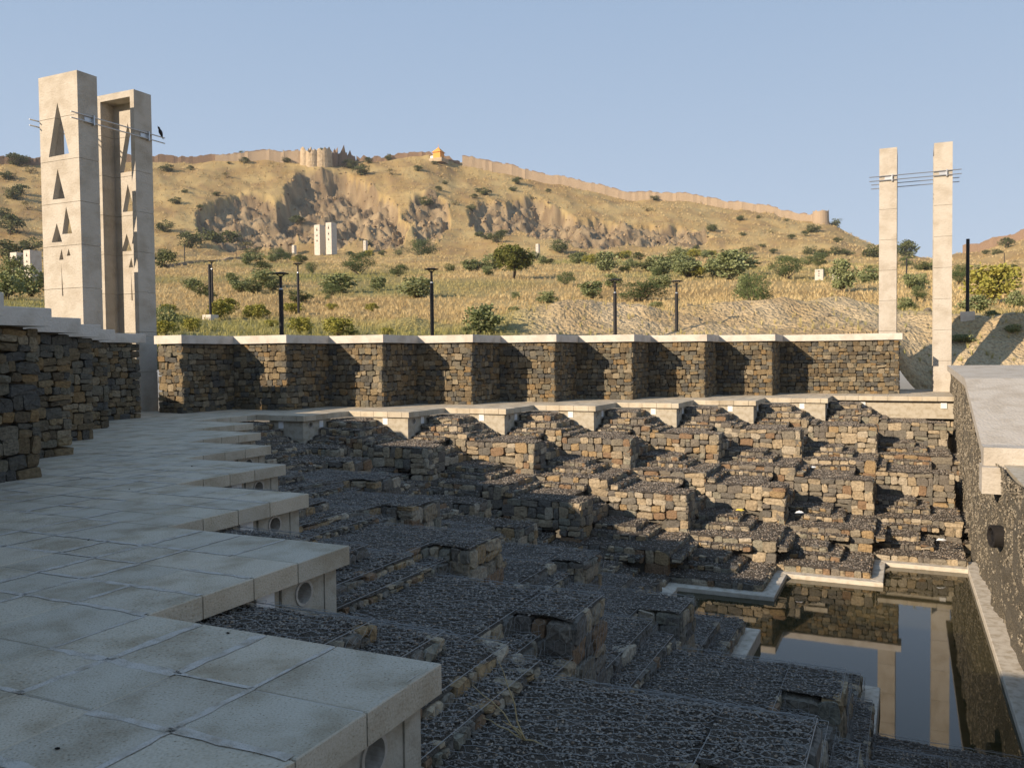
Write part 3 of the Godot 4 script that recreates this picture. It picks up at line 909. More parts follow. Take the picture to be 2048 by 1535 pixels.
func make_arm(sunny: bool) -> void:
	var where := "sunlit" if sunny else "shaded"
	var rows := ["upper", "middle", "lowest"]
	var inner: Array = [25.84, 23.54, 20.44] if sunny else [-0.355, 2.045, 4.90]
	var ds: Array = [2.30, 3.10, 3.13] if sunny else [2.40, 2.86, 2.92]
	var m0: Array = [1.42, 1.62, 1.55]
	var m1: Array = [1.92, 2.10, 2.02]
	var lv: Array = [[-0.22, -0.41, -0.60, -0.70, -0.80], [-1.39, -1.54, -1.68, -1.83, -1.97], [-2.66, -2.81, -2.96, -3.10, -3.24]] if sunny else [[-0.19, -0.33, -0.47, -0.565, -0.665], [-1.21, -1.36, -1.505, -1.65, -1.785], [-2.42, -2.57, -2.715, -2.86, -3.0]]
	var foot := -4.1 if sunny else -3.95
	for n in (range(-1, 8) if sunny else range(-2, 7)):
		for t in 3:
			var k := Notch.new()
			k.sunny = sunny
			k.inner = inner[t] if sunny else inner[t]
			k.centre = 4.09 + 3.0 * n if sunny else 5.78 + 3.0 * n
			var d: float = ds[t]
			var at := npt(k, d * 0.6, d * 0.6, 0)
			if sunny and (at - SK(0, 0)).dot(A) * R2 > 3.0: continue
			if not sunny and at.dot(xz3(U)) > 25.0: continue
			if sunny and at.dot(xz3(V)) < 0.5 + t * 3.0: continue
			var l: Array = lv[t]
			var P: float = l[4]
			var nxt: float = lv[t + 1][0] if t < 2 else foot + 0.35
			var nq: float = lv[t + 1][2] if t < 2 else foot + 0.35
			var desc := "stone-filled wire gabion %%s in the %s row below the %s deck" % [rows[t], where]
			var grp := "gabion %%s, %s row, %s side" % [rows[t], where]
			# three stair-like baskets in the notch
			var lo := [l[1], l[2], l[4]]
			var ms := [m0[t], m1[t], d]
			for j in 3:
				var kind: String = ["top step", "second step", "corner step"][j]
				var b := thing("gabion_step", npt(k, ms[j] * 0.5, ms[j] * 0.5, lo[j] - 0.05), desc % kind, "gabion", grp % kind)
				var m: float = ms[j]
				var faces := []
				var start: float = 0.0
				if j == 2:
					if sunny:
						faces = [["q", P, start, d - 0.8], ["q", P - 0.34, d - 0.8, d], ["p", P, start, d]]
					else:
						faces = [["q", P, start, d]]
				else:
					faces = [["q", lo[j], start, m], ["p", lo[j], start, m]] if sunny else [["q", lo[j], start, m]]
				basket(b, k, -0.35, m, -0.35, m, l[j], (lo[j] if j < 2 else nxt) - 0.05, faces)
			# low kerb baskets on the flanks
			if sunny:
				var b := thing("gabion_step", npt(k, d, 0.0, P), desc % "kerb step", "gabion", grp % "kerb step")
				basket(b, k, d, d + 0.35, -0.35, d - 0.004, l[3], P - 0.05, [["p", P, 0.0, d]])
				basket(b, k, -0.35, d - 0.8, d, d + 0.35, l[3] - 0.004, P - 0.05, [["q", P, 0.0, d - 0.8]])
			else:
				var b := thing("gabion_step", npt(k, 0.0, d, P), desc % "kerb step", "gabion", grp % "kerb step")
				basket(b, k, -0.35, d - 0.004, d, d + 0.35, l[3], P - 0.05, [["q", P, 0.0, d]])
				basket(b, k, d, d + 0.35, -0.35, d - 0.8, l[3] - 0.004, P - 0.05, [["q", P, 0.0, d - 0.8]])
			# the platform under the next tooth
			if t < 2:
				var b := thing("gabion_platform", npt(k, d + 1.5, d - 1.5, nxt), desc % "platform", "gabion", grp % "platforms")
				if sunny:
					basket(b, k, d, d + 2.2, d - 3.0, d, P, nxt - 0.1, [["q", nxt - 0.02, d, d + 2.2]])
					basket(b, k, d + 2.2, d + 3.0, d - 1.2, d, P, nq - 0.2, [["q", nq - 0.14, d + 2.2, d + 3.0], ["p", nq - 0.14, d - 1.2, d]])
					basket(b, k, d + 2.2, d + 2.6, d - 3.0, d - 1.2, P - 0.16, nxt - 0.1, [["p", P - 0.34, d - 3.0, d - 1.2]])
					basket(b, k, d + 2.6, d + 3.0, d - 3.0, d - 1.2, P - 0.34, nxt - 0.1, [["p", nxt, d - 3.0, d - 1.2]])
				else:
					basket(b, k, d, d + 3.0, d - 3.0, d - 0.8, P, nxt - 0.1, [["q", P - 0.18, d, d + 1.8]])
					basket(b, k, d + 1.8, d + 3.0, d - 0.8, d, P, nq - 0.2, [["q", nq - 0.14, d + 1.8, d + 3.0], ["-p", P - 0.4, d - 0.8, d]])
					basket(b, k, d, d + 1.8, d - 0.8, d - 0.4, P - 0.16, nxt - 0.1, [["q", P - 0.36, d, d + 1.8]])
					basket(b, k, d, d + 1.8, d - 0.4, d, P - 0.34, nxt - 0.1, [["q", nxt, d, d + 1.8]])
			else:
				var tops: Array = [P, P - 0.14, P - 0.28]
				var cut: Array = [1.48, 1.0, 0.0]
				for j in 3:
					var kind: String = ["upper", "middle", "bottom"][j] + " waterside step"
					var b := thing("gabion_step", npt(k, d + 1.5 - cut[j], d - 1.5 - cut[j], foot), desc % kind, "gabion", grp % kind)
					var lo2: float = tops[j + 1] if j < 2 else foot + 0.25
					var fs := [["q", lo2, d - 0.2, d + 3.0 - cut[j]]]
					if sunny: fs.append(["p", lo2, d - 3.0, d - cut[j]])
					else: fs.append(["-p", lo2, d - 1.6, d - cut[j]])
					basket(b, k, d - 0.2, d + 3.0 - cut[j], d - 3.0, d - cut[j], tops[j], lo2 - 0.1, fs)

func xz3(p: Vector2) -> Vector3:
	return Vector3(p.x, 0, p.y)

# ------------------------------------------------------------------ pool
func make_pool() -> void:
	var wl := -3.80
	var st := st_new()
	quad(st, W(19.0, 6.0, wl), W(19.0, 24.0, wl), W(-8.0, 24.0, wl), W(-8.0, 6.0, wl), Vector3.UP)
	tag(part("water", done(st), M.water, self), "", "", "", "structure")
	st = st_new()
	quad(st, W(27.0, -1.0, -5.2), W(27.0, 28.0, -5.2), W(-9.0, 28.0, -5.2), W(-9.0, -1.0, -5.2), Vector3.UP)
	tag(part("pool_bed", done(st), M.core, self), "", "", "", "structure")
	# kerb round the water: sunlit side, shaded side, and along the ramp wall
	var rim := Node3D.new()
	rim.name = "pool_kerb"
	add_child(rim, true)
	tag(rim, "", "", "", "structure")
	var a := []
	for k in range(1, 9):
		a.append([W(17.5, 1.09 + 3.0 * k), W(16.89, 1.09 + 3.0 * k)])
		a.append([W(16.0, 2.59 + 3.0 * k), W(15.39, 2.59 + 3.0 * k)])
	for i in a.size() - 1:
		if (a[i][1] as Vector3).dot(A) * R2 > 2.2: continue
		part("kerb_slab", prism(PackedVector2Array([xz(a[i][0]), xz(a[i + 1][0]), xz(a[i + 1][1]), xz(a[i][1])]), -4.3, -3.70, 0.012), M.rim, rim)
	a = []
	for i in range(-3, 5):
		a.append([W(4.28 + 3.0 * i, 9.10), W(4.28 + 3.0 * i, 9.70)])
		a.append([W(5.78 + 3.0 * i, 7.60), W(5.78 + 3.0 * i, 8.20)])
	for i in a.size() - 1:
		part("kerb_slab", prism(PackedVector2Array([xz(a[i][0]), xz(a[i + 1][0]), xz(a[i + 1][1]), xz(a[i][1])]), -4.3, -3.55, 0.012), M.rim, rim)
	part("kerb_slab", prism(PackedVector2Array([xz(SK(34.0, 1.78)), xz(SK(34.0, 2.9)), xz(SK(8.0, 3.4)), xz(SK(8.0, 2.1))]), -4.3, -3.66, 0.012), M.rim, rim)

func make_ramp() -> void:
	var t := thing("ramp_wall", SK(36, 2.6, -3.7), "tall gravel-rendered retaining wall beside the pool, topped by a smooth concrete slab", "wall")
	# s along the wall, foot k, head k, head height
	var line := [[56.0, 2.0, 2.0, 0.90], [48.0, 2.0, 2.0, 0.90], [34.2, 2.06, 2.0, 0.72], [25.8, 2.4, 1.98, -0.42], [8.0, 2.75, 2.6, -0.75]]
	var st := st_new()
	for i in line.size() - 1:
		var steps := 30
		for j in steps:
			var f0 := float(j) / steps
			var f1 := float(j + 1) / steps
			for m in 14:
				var g0 := m / 14.0
				var g1 := (m + 1) / 14.0
				var q := func(f: float, gg: float) -> Vector3:
					var s: float = lerpf(line[i][0], line[i + 1][0], f)
					var kk: float = lerpf(lerpf(line[i][1], line[i + 1][1], f), lerpf(line[i][2], line[i + 1][2], f), gg)
					var h: float = lerpf(-4.2, lerpf(line[i][3], line[i + 1][3], f), gg)
					return SK(s, kk, h) - A * (nz3.get_noise_2d(s * 24.0, h * 34.0) * 0.07 + nz2.get_noise_2d(s * 20.0, h * 30.0) * 0.09) - t.position
				quad(st, q.call(f0, g0), q.call(f1, g0), q.call(f1, g1), q.call(f0, g1), -A)
	part("rendered_face", done(st), M.render, t)
	var mm := MultiMesh.new()
	mm.transform_format = MultiMesh.TRANSFORM_3D
	mm.use_colors = true
	mm.mesh = pebble_shape
	mm.instance_count = 34000
	for n in 34000:
		var s := rf(14.0, 50.0)
		var i := 0
		while i < line.size() - 2 and s < line[i + 1][0]: i += 1
		var f: float = (s - line[i][0]) / (line[i + 1][0] - line[i][0])
		var gg := rng.randf()
		var kk: float = lerpf(lerpf(line[i][1], line[i + 1][1], f), lerpf(line[i][2], line[i + 1][2], f), gg)
		var h: float = lerpf(-3.6, lerpf(line[i][3], line[i + 1][3], f), gg)
		var sz := rf(0.02, 0.055)
		mm.set_instance_transform(n, Transform3D(Basis.from_euler(Vector3(rf(0, TAU), rf(0, TAU), rf(0, TAU))).scaled(Vector3(sz, sz * rf(0.8, 1.8), sz)), SK(s, kk, h) - A * (nz3.get_noise_2d(s * 24.0, h * 34.0) * 0.07 + nz2.get_noise_2d(s * 20.0, h * 30.0) * 0.09) - t.position))
		var v := rf(0.5, 1.25)
		mm.set_instance_color(n, Color(0.235 * v, 0.205 * v, 0.155 * v) if rng.randf() < 0.94 else Color(0.33, 0.30, 0.24))
	var mi := MultiMeshInstance3D.new()
	mi.name = "pebbles"
	mi.multimesh = mm
	mi.material_override = M.pebble
	t.add_child(mi, true)
	tag(mi, "", "", "", "stuff")
	# fill behind the face
	st = st_new()
	for i in line.size() - 1:
		var b := []
		var tp := []
		for e in [[i, 0], [i + 1, 0], [i + 1, 1], [i, 1]]:
			var l: Array = line[e[0]]
			b.append(SK(l[0], (l[1] + 0.15) if e[1] == 0 else 6.2, -4.2) - t.position)
			tp.append(SK(l[0], (l[2] + 0.15) if e[1] == 0 else 6.2, l[3] - 0.02) - t.position)
		hexa(st, b, tp)
	part("wall_fill", done(st), M.pier, t)
	# slab on top, running down as a ramp
	var top := [[50.5, 1.72, 1.09], [34.2, 1.72, 0.93], [25.8, 1.72, -0.20]]
	for i in 2:
		var b := []
		var tp := []
		for e in [[i, 0], [i + 1, 0], [i + 1, 1], [i, 1]]:
			var l: Array = top[e[0]]
			var kk: float = l[1] if e[1] == 0 else 6.4
			b.append(SK(l[0], kk, l[2] - 0.2) - t.position)
			tp.append(SK(l[0], kk, l[2]) - t.position)
		st = st_new()
		hexa(st, b, tp)
		part("top_slab", done(st), M.concrete, t)
	st = st_new()   # end beam and its block
	box_st(st, SK(25.4, 4.05, -0.32) - t.position, A * (2.35 / R2), Vector3.UP * 0.17, B * 0.29)
	part("end_beam", done(st), M.concrete, t)
	st = st_new()
	box_st(st, SK(25.1, 1.95, -0.72) - t.position, A * 0.22, Vector3.UP * 0.24, B * 0.34)
	part("end_block", done(st), M.concrete, t)
	# old black ring of rubber pipe leaning out of the wall
	var c := SK(25.1, 1.98, -1.78)
	var ring := thing("drain_outlet", c, "black rubber drain outlet sticking out of the gravel-rendered wall", "pipe")
	var nn := (-A - B * 0.25).normalized()
	part("rubber_collar", ring_mesh(Vector3.ZERO, nn, 0.15, 0.205, 0.07, -0.2), M.rubber, ring)
	part("inner_sleeve", ring_mesh(Vector3.ZERO, nn, 0.10, 0.12, 0.03, -0.15), M.black, ring)

# ------------------------------------------------------------------ concrete masts
const HOLES := [[[0.785, 9.1], [0.36, 7.56], [1.23, 7.58]], [[0.72, 7.19], [0.47, 6.32], [1.0, 6.31]], [[1.04, 6.08], [0.84, 5.29], [1.27, 5.28]], [[0.62, 5.63], [0.38, 5.08], [0.83, 5.07]], [[0.80, 4.87], [0.68, 4.55], [0.87, 4.55]], [[1.10, 4.86], [1.01, 4.65], [1.17, 4.65]], [[0.765, 4.5], [0.765, 3.5], [0.825, 3.5]]]

func cbox(parent: Node, at: Vector3, size: Vector3, cut := false) -> void:
	var b := CSGBox3D.new()
	b.position = at
	b.size = size
	if cut: b.operation = CSGShape3D.OPERATION_SUBTRACTION
	parent.add_child(b)

# hollow shaft: width x, depth z, closed side at z = 0, open side at z = D; y0..y1 is one lift
func lift(parent: Node, y0: float, y1: float, WD: float, D: float, wall: float, inset: float, flip: bool, scale_y: float, closed_top: bool) -> CSGCombiner3D:
	var c := CSGCombiner3D.new()
	c.name = "concrete_lift"
	parent.add_child(c, true)
	var h := y1 - y0
	cbox(c, Vector3(WD / 2, y0 + h / 2, D / 2), Vector3(WD - 2 * inset, h, D - 2 * inset))
	var cut_h := h + 0.2 if not closed_top else h - 0.2
	cbox(c, Vector3(WD / 2, y0 - 0.1 + cut_h / 2 if not closed_top else y0 + cut_h / 2 - 0.05, wall + D / 2), Vector3(WD - 2 * wall, cut_h + (0.0 if not closed_top else 0.1), D), true)
	for tr in HOLES:
		var lo: float = tr[1][1] * scale_y
		var hi: float = tr[0][1] * scale_y
		if hi < y0 or lo > y1: continue
		var pg := CSGPolygon3D.new()
		var pts := PackedVector2Array()
		for p in tr: pts.append(Vector2((1.64 - p[0]) if flip else p[0], p[1] * scale_y))
		if Geometry2D.is_polygon_clockwise(pts): pts.reverse()
		pg.polygon = pts
		pg.depth = wall + 0.2
		pg.position = Vector3(0, 0, wall + 0.1)
		pg.operation = CSGShape3D.OPERATION_SUBTRACTION
		c.add_child(pg)
	return c

func mast(at: Vector3, ex: Vector3, ez: Vector3, flip: bool, label: String, group: String, tall := 9.9, n := 8) -> Node3D:
	var t := thing("concrete_mast", at, label, "tower", group)
	t.basis = Basis(ex, Vector3.UP, ez)
	var each := tall / n
	for i in n:
		var l := lift(t, each * i + (0.006 if i > 0 else -0.15), each * (i + 1) - (0.006 if i < n - 1 else 0.0), 1.64, 0.66, 0.17, 0.0, flip, tall / 9.9, i == n - 1)
		l.material_override = M.concrete
	var st := st_new()   # core strips that show in the joints
	for x in [0.085, 1.555]:
		box_st(st, Vector3(x, tall / 2 - 0.2, 0.33), Vector3.RIGHT * 0.06, Vector3.UP * (tall / 2 - 0.3), Vector3.BACK * 0.30)
	part("joint_filler", done(st), M.pier, t)
	return t

func rods(a: Vector3, b: Vector3, out: Vector3, brackets: Array, label: String) -> void:
	var t := thing("steel_rods", a, label, "rod", "pairs of thin steel rods on the concrete masts")
	for dy in [0.085, -0.085]:
		var st := st_new()
		bar(st, Vector3.UP * dy + out * 0.06, b - a + Vector3.UP * dy + out * 0.06, 0.019, 0.019, 8)
		part("rod", done(st), M.steel, t)
	for p in brackets:
		var st := st_new()
		var c: Vector3 = p - a
		box_st(st, c + out * 0.012, (b - a).normalized() * 0.14, Vector3.UP * 0.10, out * 0.012)
		box_st(st, c + (b - a).normalized() * 0.13 + out * 0.05, (b - a).normalized() * 0.02, Vector3.UP * 0.14, out * 0.05)
		part("bracket", done(st), M.steel, t)

func make_masts() -> void:
	var g1 := "pair of tall concrete masts at the shaded deck end"
	mast(SK(24.11, -30.58), -A, B, true, "tall concrete mast pierced by sunlit triangular openings above the shaded wall", g1)
	mast(SK(27.82, -32.9), A, -B, false, "tall concrete mast with a deep open channel facing the pierced mast", g1)
	var g2 := "pair of tall slim concrete masts at the right end of the sunlit deck"
	mast(SK(54.0, -1.72), B, A, false, "slim sunlit concrete mast rising behind the end of the stone wall", g2)
	mast(SK(56.32, 2.05), -B, -A, true, "slim sunlit concrete mast standing on the deck beside the ramp slab", g2)
	rods(SK(23.72, -30.58, 8.57), SK(28.46, -30.58, 8.57), A, [SK(24.58, -30.58, 8.57), SK(27.37, -30.58, 8.57)], "pair of thin steel rods joining the pierced and the channelled mast, bird side")
	rods(SK(23.72, -32.9, 8.57), SK(28.46, -32.9, 8.57), -A, [SK(24.58, -32.9, 8.57), SK(27.37, -32.9, 8.57)], "pair of thin steel rods on the far side of the pierced and the channelled mast")
	rods(SK(54.0, -2.25, 8.68), SK(54.0, 2.5, 8.68), -B, [SK(54.0, -1.23, 8.68), SK(54.0, 1.57, 8.68)], "pair of thin steel rods across the sunlit faces of the slim masts")
	rods(SK(56.32, -2.25, 8.68), SK(56.32, 2.5, 8.68), B, [SK(56.32, -1.23, 8.68), SK(56.32, 1.57, 8.68)], "pair of thin steel rods behind the slim masts")
	# a crow-like bird on the rod end
	var at := SK(28.28, -30.58, 8.57 + 0.085 + 0.02) + A * 0.06
	var bird := thing("bird", at, "small dark bird perched on the end of a steel rod", "bird")
	var st := st_new()
	var f := (-B * 0.5 + Vector3.UP).normalized()
	var prof := [[-0.20, 0.012], [-0.08, 0.03], [0.0, 0.06], [0.08, 0.078], [0.16, 0.07], [0.22, 0.045], [0.245, 0.042], [0.28, 0.048], [0.31, 0.036], [0.33, 0.012], [0.37, 0.003]]
	for i in prof.size() - 1:
		var bend := func(y: float) -> Vector3: return Vector3.UP * 0.06 + f * y + (-B * 0.35) * maxf(0.0, y - 0.2)
		bar(st, bend.call(prof[i][0] * 0.75), bend.call(prof[i + 1][0] * 0.75), prof[i][1] * 0.75, prof[i + 1][1] * 0.75, 10)
	for s in [-0.025, 0.025]:
		bar(st, A * s + Vector3.UP * 0.06, A * s - Vector3.UP * 0.0, 0.008, 0.005, 5)
	part("body", done(st), M.black, bird)
	# the same kind of masts far up the hill
	var far := [[-53.5, -240.2, 8.2, true], [-69.1, -273.3, 4.6, false], [-46.9, -276.8, 4.4, false], [8.4, -264.3, 4.2, false], [-46.3, -80.6, 2.6, true], [35.7, -98.9, 1.2, true]]
	var tell := ["tall twin concrete masts far off below the landslip", "short concrete mast beside the far twin masts", "short concrete mast standing alone at the landslip foot behind a thorn bush", "short concrete mast beside the round green tree", "small concrete mast pair in the bushes left of the pierced mast", "low concrete mast pair in the scrub near the slim masts"]
	for i in far.size():
		var p := land_at(far[i][0], far[i][1])
		for j in (2 if far[i][3] else 1):
			var wd := 1.9 if far[i][2] > 5.0 else 0.9
			var off := A * (j * wd * 2.1)
			var t := thing("concrete_mast", p + off - Vector3.UP * 0.3, tell[i], "tower", "far concrete masts, spot %d" % (i + 1) if far[i][3] else "")
			var c := CSGCombiner3D.new()
			c.name = "shaft"
			t.add_child(c, true)
			c.basis = Basis(A, Vector3.UP, -B)
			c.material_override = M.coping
			var hh: float = far[i][2] * (1.0 if j == 0 else 1.04) + 0.3
			cbox(c, Vector3(0, hh / 2, 0), Vector3(wd, hh, wd * 1.3))
			cbox(c, Vector3(0, hh / 2 - 0.2, 0.0), Vector3(wd * 0.7, hh - 0.2, wd), true)
			for q in [[0.8, 0.12], [0.62, 0.09], [0.45, 0.08]]:
				var pg := CSGPolygon3D.new()
				pg.polygon = PackedVector2Array([Vector2(-wd * 0.14, hh * q[0]), Vector2(wd * 0.14, hh * q[0]), Vector2(0, hh * (q[0] + q[1]))])
				pg.depth = wd * 2
				pg.position = Vector3(0, 0, wd * 1.5)
				pg.operation = CSGShape3D.OPERATION_SUBTRACTION
				c.add_child(pg)

# ------------------------------------------------------------------ lamps
func lamp(at: Vector3, h: float, head: bool, block: bool, label: String, group: String) -> void:
	var t := thing("street_lamp", at, label, "lamp post", group)
	var st := st_new()
	bar(st, Vector3.UP * -0.4, Vector3.UP * (h * 0.82 if head else h), 0.078, 0.078, 16)
	part("pole", done(st), M.black, t)
	if head:
		st = st_new()
		bar(st, Vector3.UP * h * 0.82, Vector3.UP * (h - 0.08), 0.05, 0.05, 12)
		part("neck", done(st), M.black, t)
		st = st_new()
		for i in 4:
			var e := Vector3(cos(TAU * i / 4 + 0.5), 0, sin(TAU * i / 4 + 0.5))
			bar(st, Vector3.UP * (h - 0.14) + e * 0.04, Vector3.UP * (h - 0.02) + e * 0.2, 0.014, 0.014, 5)
		part("arms", done(st), M.black, t.get_node("neck"))
		st = st_new()
		bar(st, Vector3.UP * (h - 0.03), Vector3.UP * h, 0.28, 0.29, 28)
		bar(st, Vector3.UP * h, Vector3.UP * (h + 0.03), 0.29, 0.16, 28)
		part("lamp_head", done(st), M.black, t)
		st = st_new()
		bar(st, Vector3.UP * (h * 0.82), Vector3.UP * (h * 0.82 + 0.05), 0.06, 0.055, 12)
		part("collar", done(st), M.steel, t.get_node("neck"))
	if block:
		st = st_new()
		box_st(st, Vector3.UP * 0.02, A * 0.3, Vector3.UP * 0.24, B * 0.3)
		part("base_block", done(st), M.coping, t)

func make_lamps() -> void:
	var rows := [[-8.16, -30.3, 4.62, true, false, "black lamp post with a round flat head behind the left end of the far wall"], [-3.25, -35.0, 5.2, true, false, "black lamp post with a round flat head behind the wall, left of the leafy shrub"], [4.5, -37.0, 4.86, true, false, "black lamp post with a round flat head beside the sprawling thorn bush"], [7.75, -40.0, 5.03, true, false, "black lamp post with a round flat head right of the sprawling thorn bush"]]
	for r in rows:
		var g0 := minf(land(r[0], r[1]), r[2] - 3.2)
		lamp(Vector3(r[0], g0, r[1]), r[2] - g0, true, false, r[5], "")
	lamp(land_at(-13.0, -52.2), 3.2, true, false, "thin black lamp post with a round flat head in the grass up the slope", "")
	lamp(land_at(-16.7, -47.4), 3.05, false, true, "headless black post on a concrete block in the grass", "")
	lamp(land_at(-21.5, -61.5), 3.3, true, false, "black lamp post just behind the headless post", "")
	lamp(land_at(21.7, -40.6) + Vector3(0, 0, 0), 3.7, false, true, "headless black post on a pale block right of the slim masts", "")
	for p in [[-56.7, -148.8, 3.6], [-71.1, -221.6, 4.6], [46.7, -100.9, 2.6], [115.9, -200.8, 4.4]]:
		lamp(land_at(p[0], p[1]), p[2], false, false, "distant thin dark post standing on the hillside", "distant dark posts on the hillside")

# ------------------------------------------------------------------ fort on the ridge
func az_of(x: float) -> float:
	return atan((x - 1024.0) / 1705.0)

func ridge_wall(from: float, to: float, r0: float, r1: float, h0: float, h1: float, label: String, m: Material, rag: float) -> void:
	var steps := maxi(8, int(absf(to - from) * 260.0))
	var pts := []
	for i in steps + 1:
		var f := float(i) / steps
		var az := lerpf(from, to, f)
		var r := lerpf(r0, r1, f)
		pts.append(land_at(sin(az) * r, -cos(az) * r))
	var t := thing("fort_wall", pts[0], label, "wall")
	var st := st_new()
	var cap := st_new()
	for i in steps:
		var d: Vector3 = (pts[i + 1] - pts[i])
		d.y = 0
		var o := d.normalized().cross(Vector3.UP)
		var ha := lerpf(h0, h1, float(i) / steps) + nz3.get_noise_2d(i * 17.0, from * 900.0) * rag
		var hb := lerpf(h0, h1, float(i + 1) / steps) + nz3.get_noise_2d((i + 1) * 17.0, from * 900.0) * rag
		var a: Vector3 = pts[i] - t.position
		var b: Vector3 = pts[i + 1] - t.position
		var ba := nz2.get_noise_2d(i * 30.0, 5.0) * 0.25
		var bb := nz2.get_noise_2d((i + 1) * 30.0, 5.0) * 0.4
		hexa(st, [a + o * (1.6 + ba) - Vector3.UP * 4, b + o * (1.6 + bb) - Vector3.UP * 4, b - o - Vector3.UP * 4, a - o - Vector3.UP * 4], [a + o * (0.9 + ba) + Vector3.UP * ha, b + o * (0.9 + bb) + Vector3.UP * hb, b - o + Vector3.UP * hb, a - o + Vector3.UP * ha])
		if rng.randf() < 0.7:
			var mh := rf(0.15, 0.5)
			hexa(cap, [a + o * 0.9 + Vector3.UP * ha, b + o * 0.9 + Vector3.UP * hb, b + o * 0.3 + Vector3.UP * hb, a + o * 0.3 + Vector3.UP * ha], [a + o * 0.85 + Vector3.UP * (ha + mh), b + o * 0.85 + Vector3.UP * (hb + mh), b + o * 0.35 + Vector3.UP * (hb + mh), a + o * 0.35 + Vector3.UP * (ha + mh)])
	part("masonry", done(st), m, t)
	part("parapet", done(cap), M.fort_dark, t)

func round_tower(t: Node3D, at: Vector3, r: float, h: float, rag: float, m: Material) -> void:
	var st := st_new()
	var n := 22
	var hs := []
	for i in n: hs.append(h + nz3.get_noise_2d(i * 23.0 + at.x * 9.0, at.z) * rag * 2.0)
	for i in n:
		var j := (i + 1) % n
		var e0 := Vector3(cos(TAU * i / n), 0, sin(TAU * i / n))
		var e1 := Vector3(cos(TAU * j / n), 0, sin(TAU * j / n))
		for q in 5:
			var f0 := q / 5.0
			var f1 := (q + 1) / 5.0
			var w0 := r * (1.08 - 0.10 * f0)
			var w1 := r * (1.08 - 0.10 * f1)
			quad(st, at + e0 * w0 + Vector3.UP * lerpf(-4, hs[i], f0), at + e1 * w0 + Vector3.UP * lerpf(-4, hs[j], f0), at + e1 * w1 + Vector3.UP * lerpf(-4, hs[j], f1), at + e0 * w1 + Vector3.UP * lerpf(-4, hs[i], f1), e0 + e1)
		tri(st, at + e0 * r * 0.98 + Vector3.UP * hs[i], at + e1 * r * 0.98 + Vector3.UP * hs[j], at + Vector3.UP * (h - 1.5), Vector3.UP)
	part("round_tower", done(st), m, t)

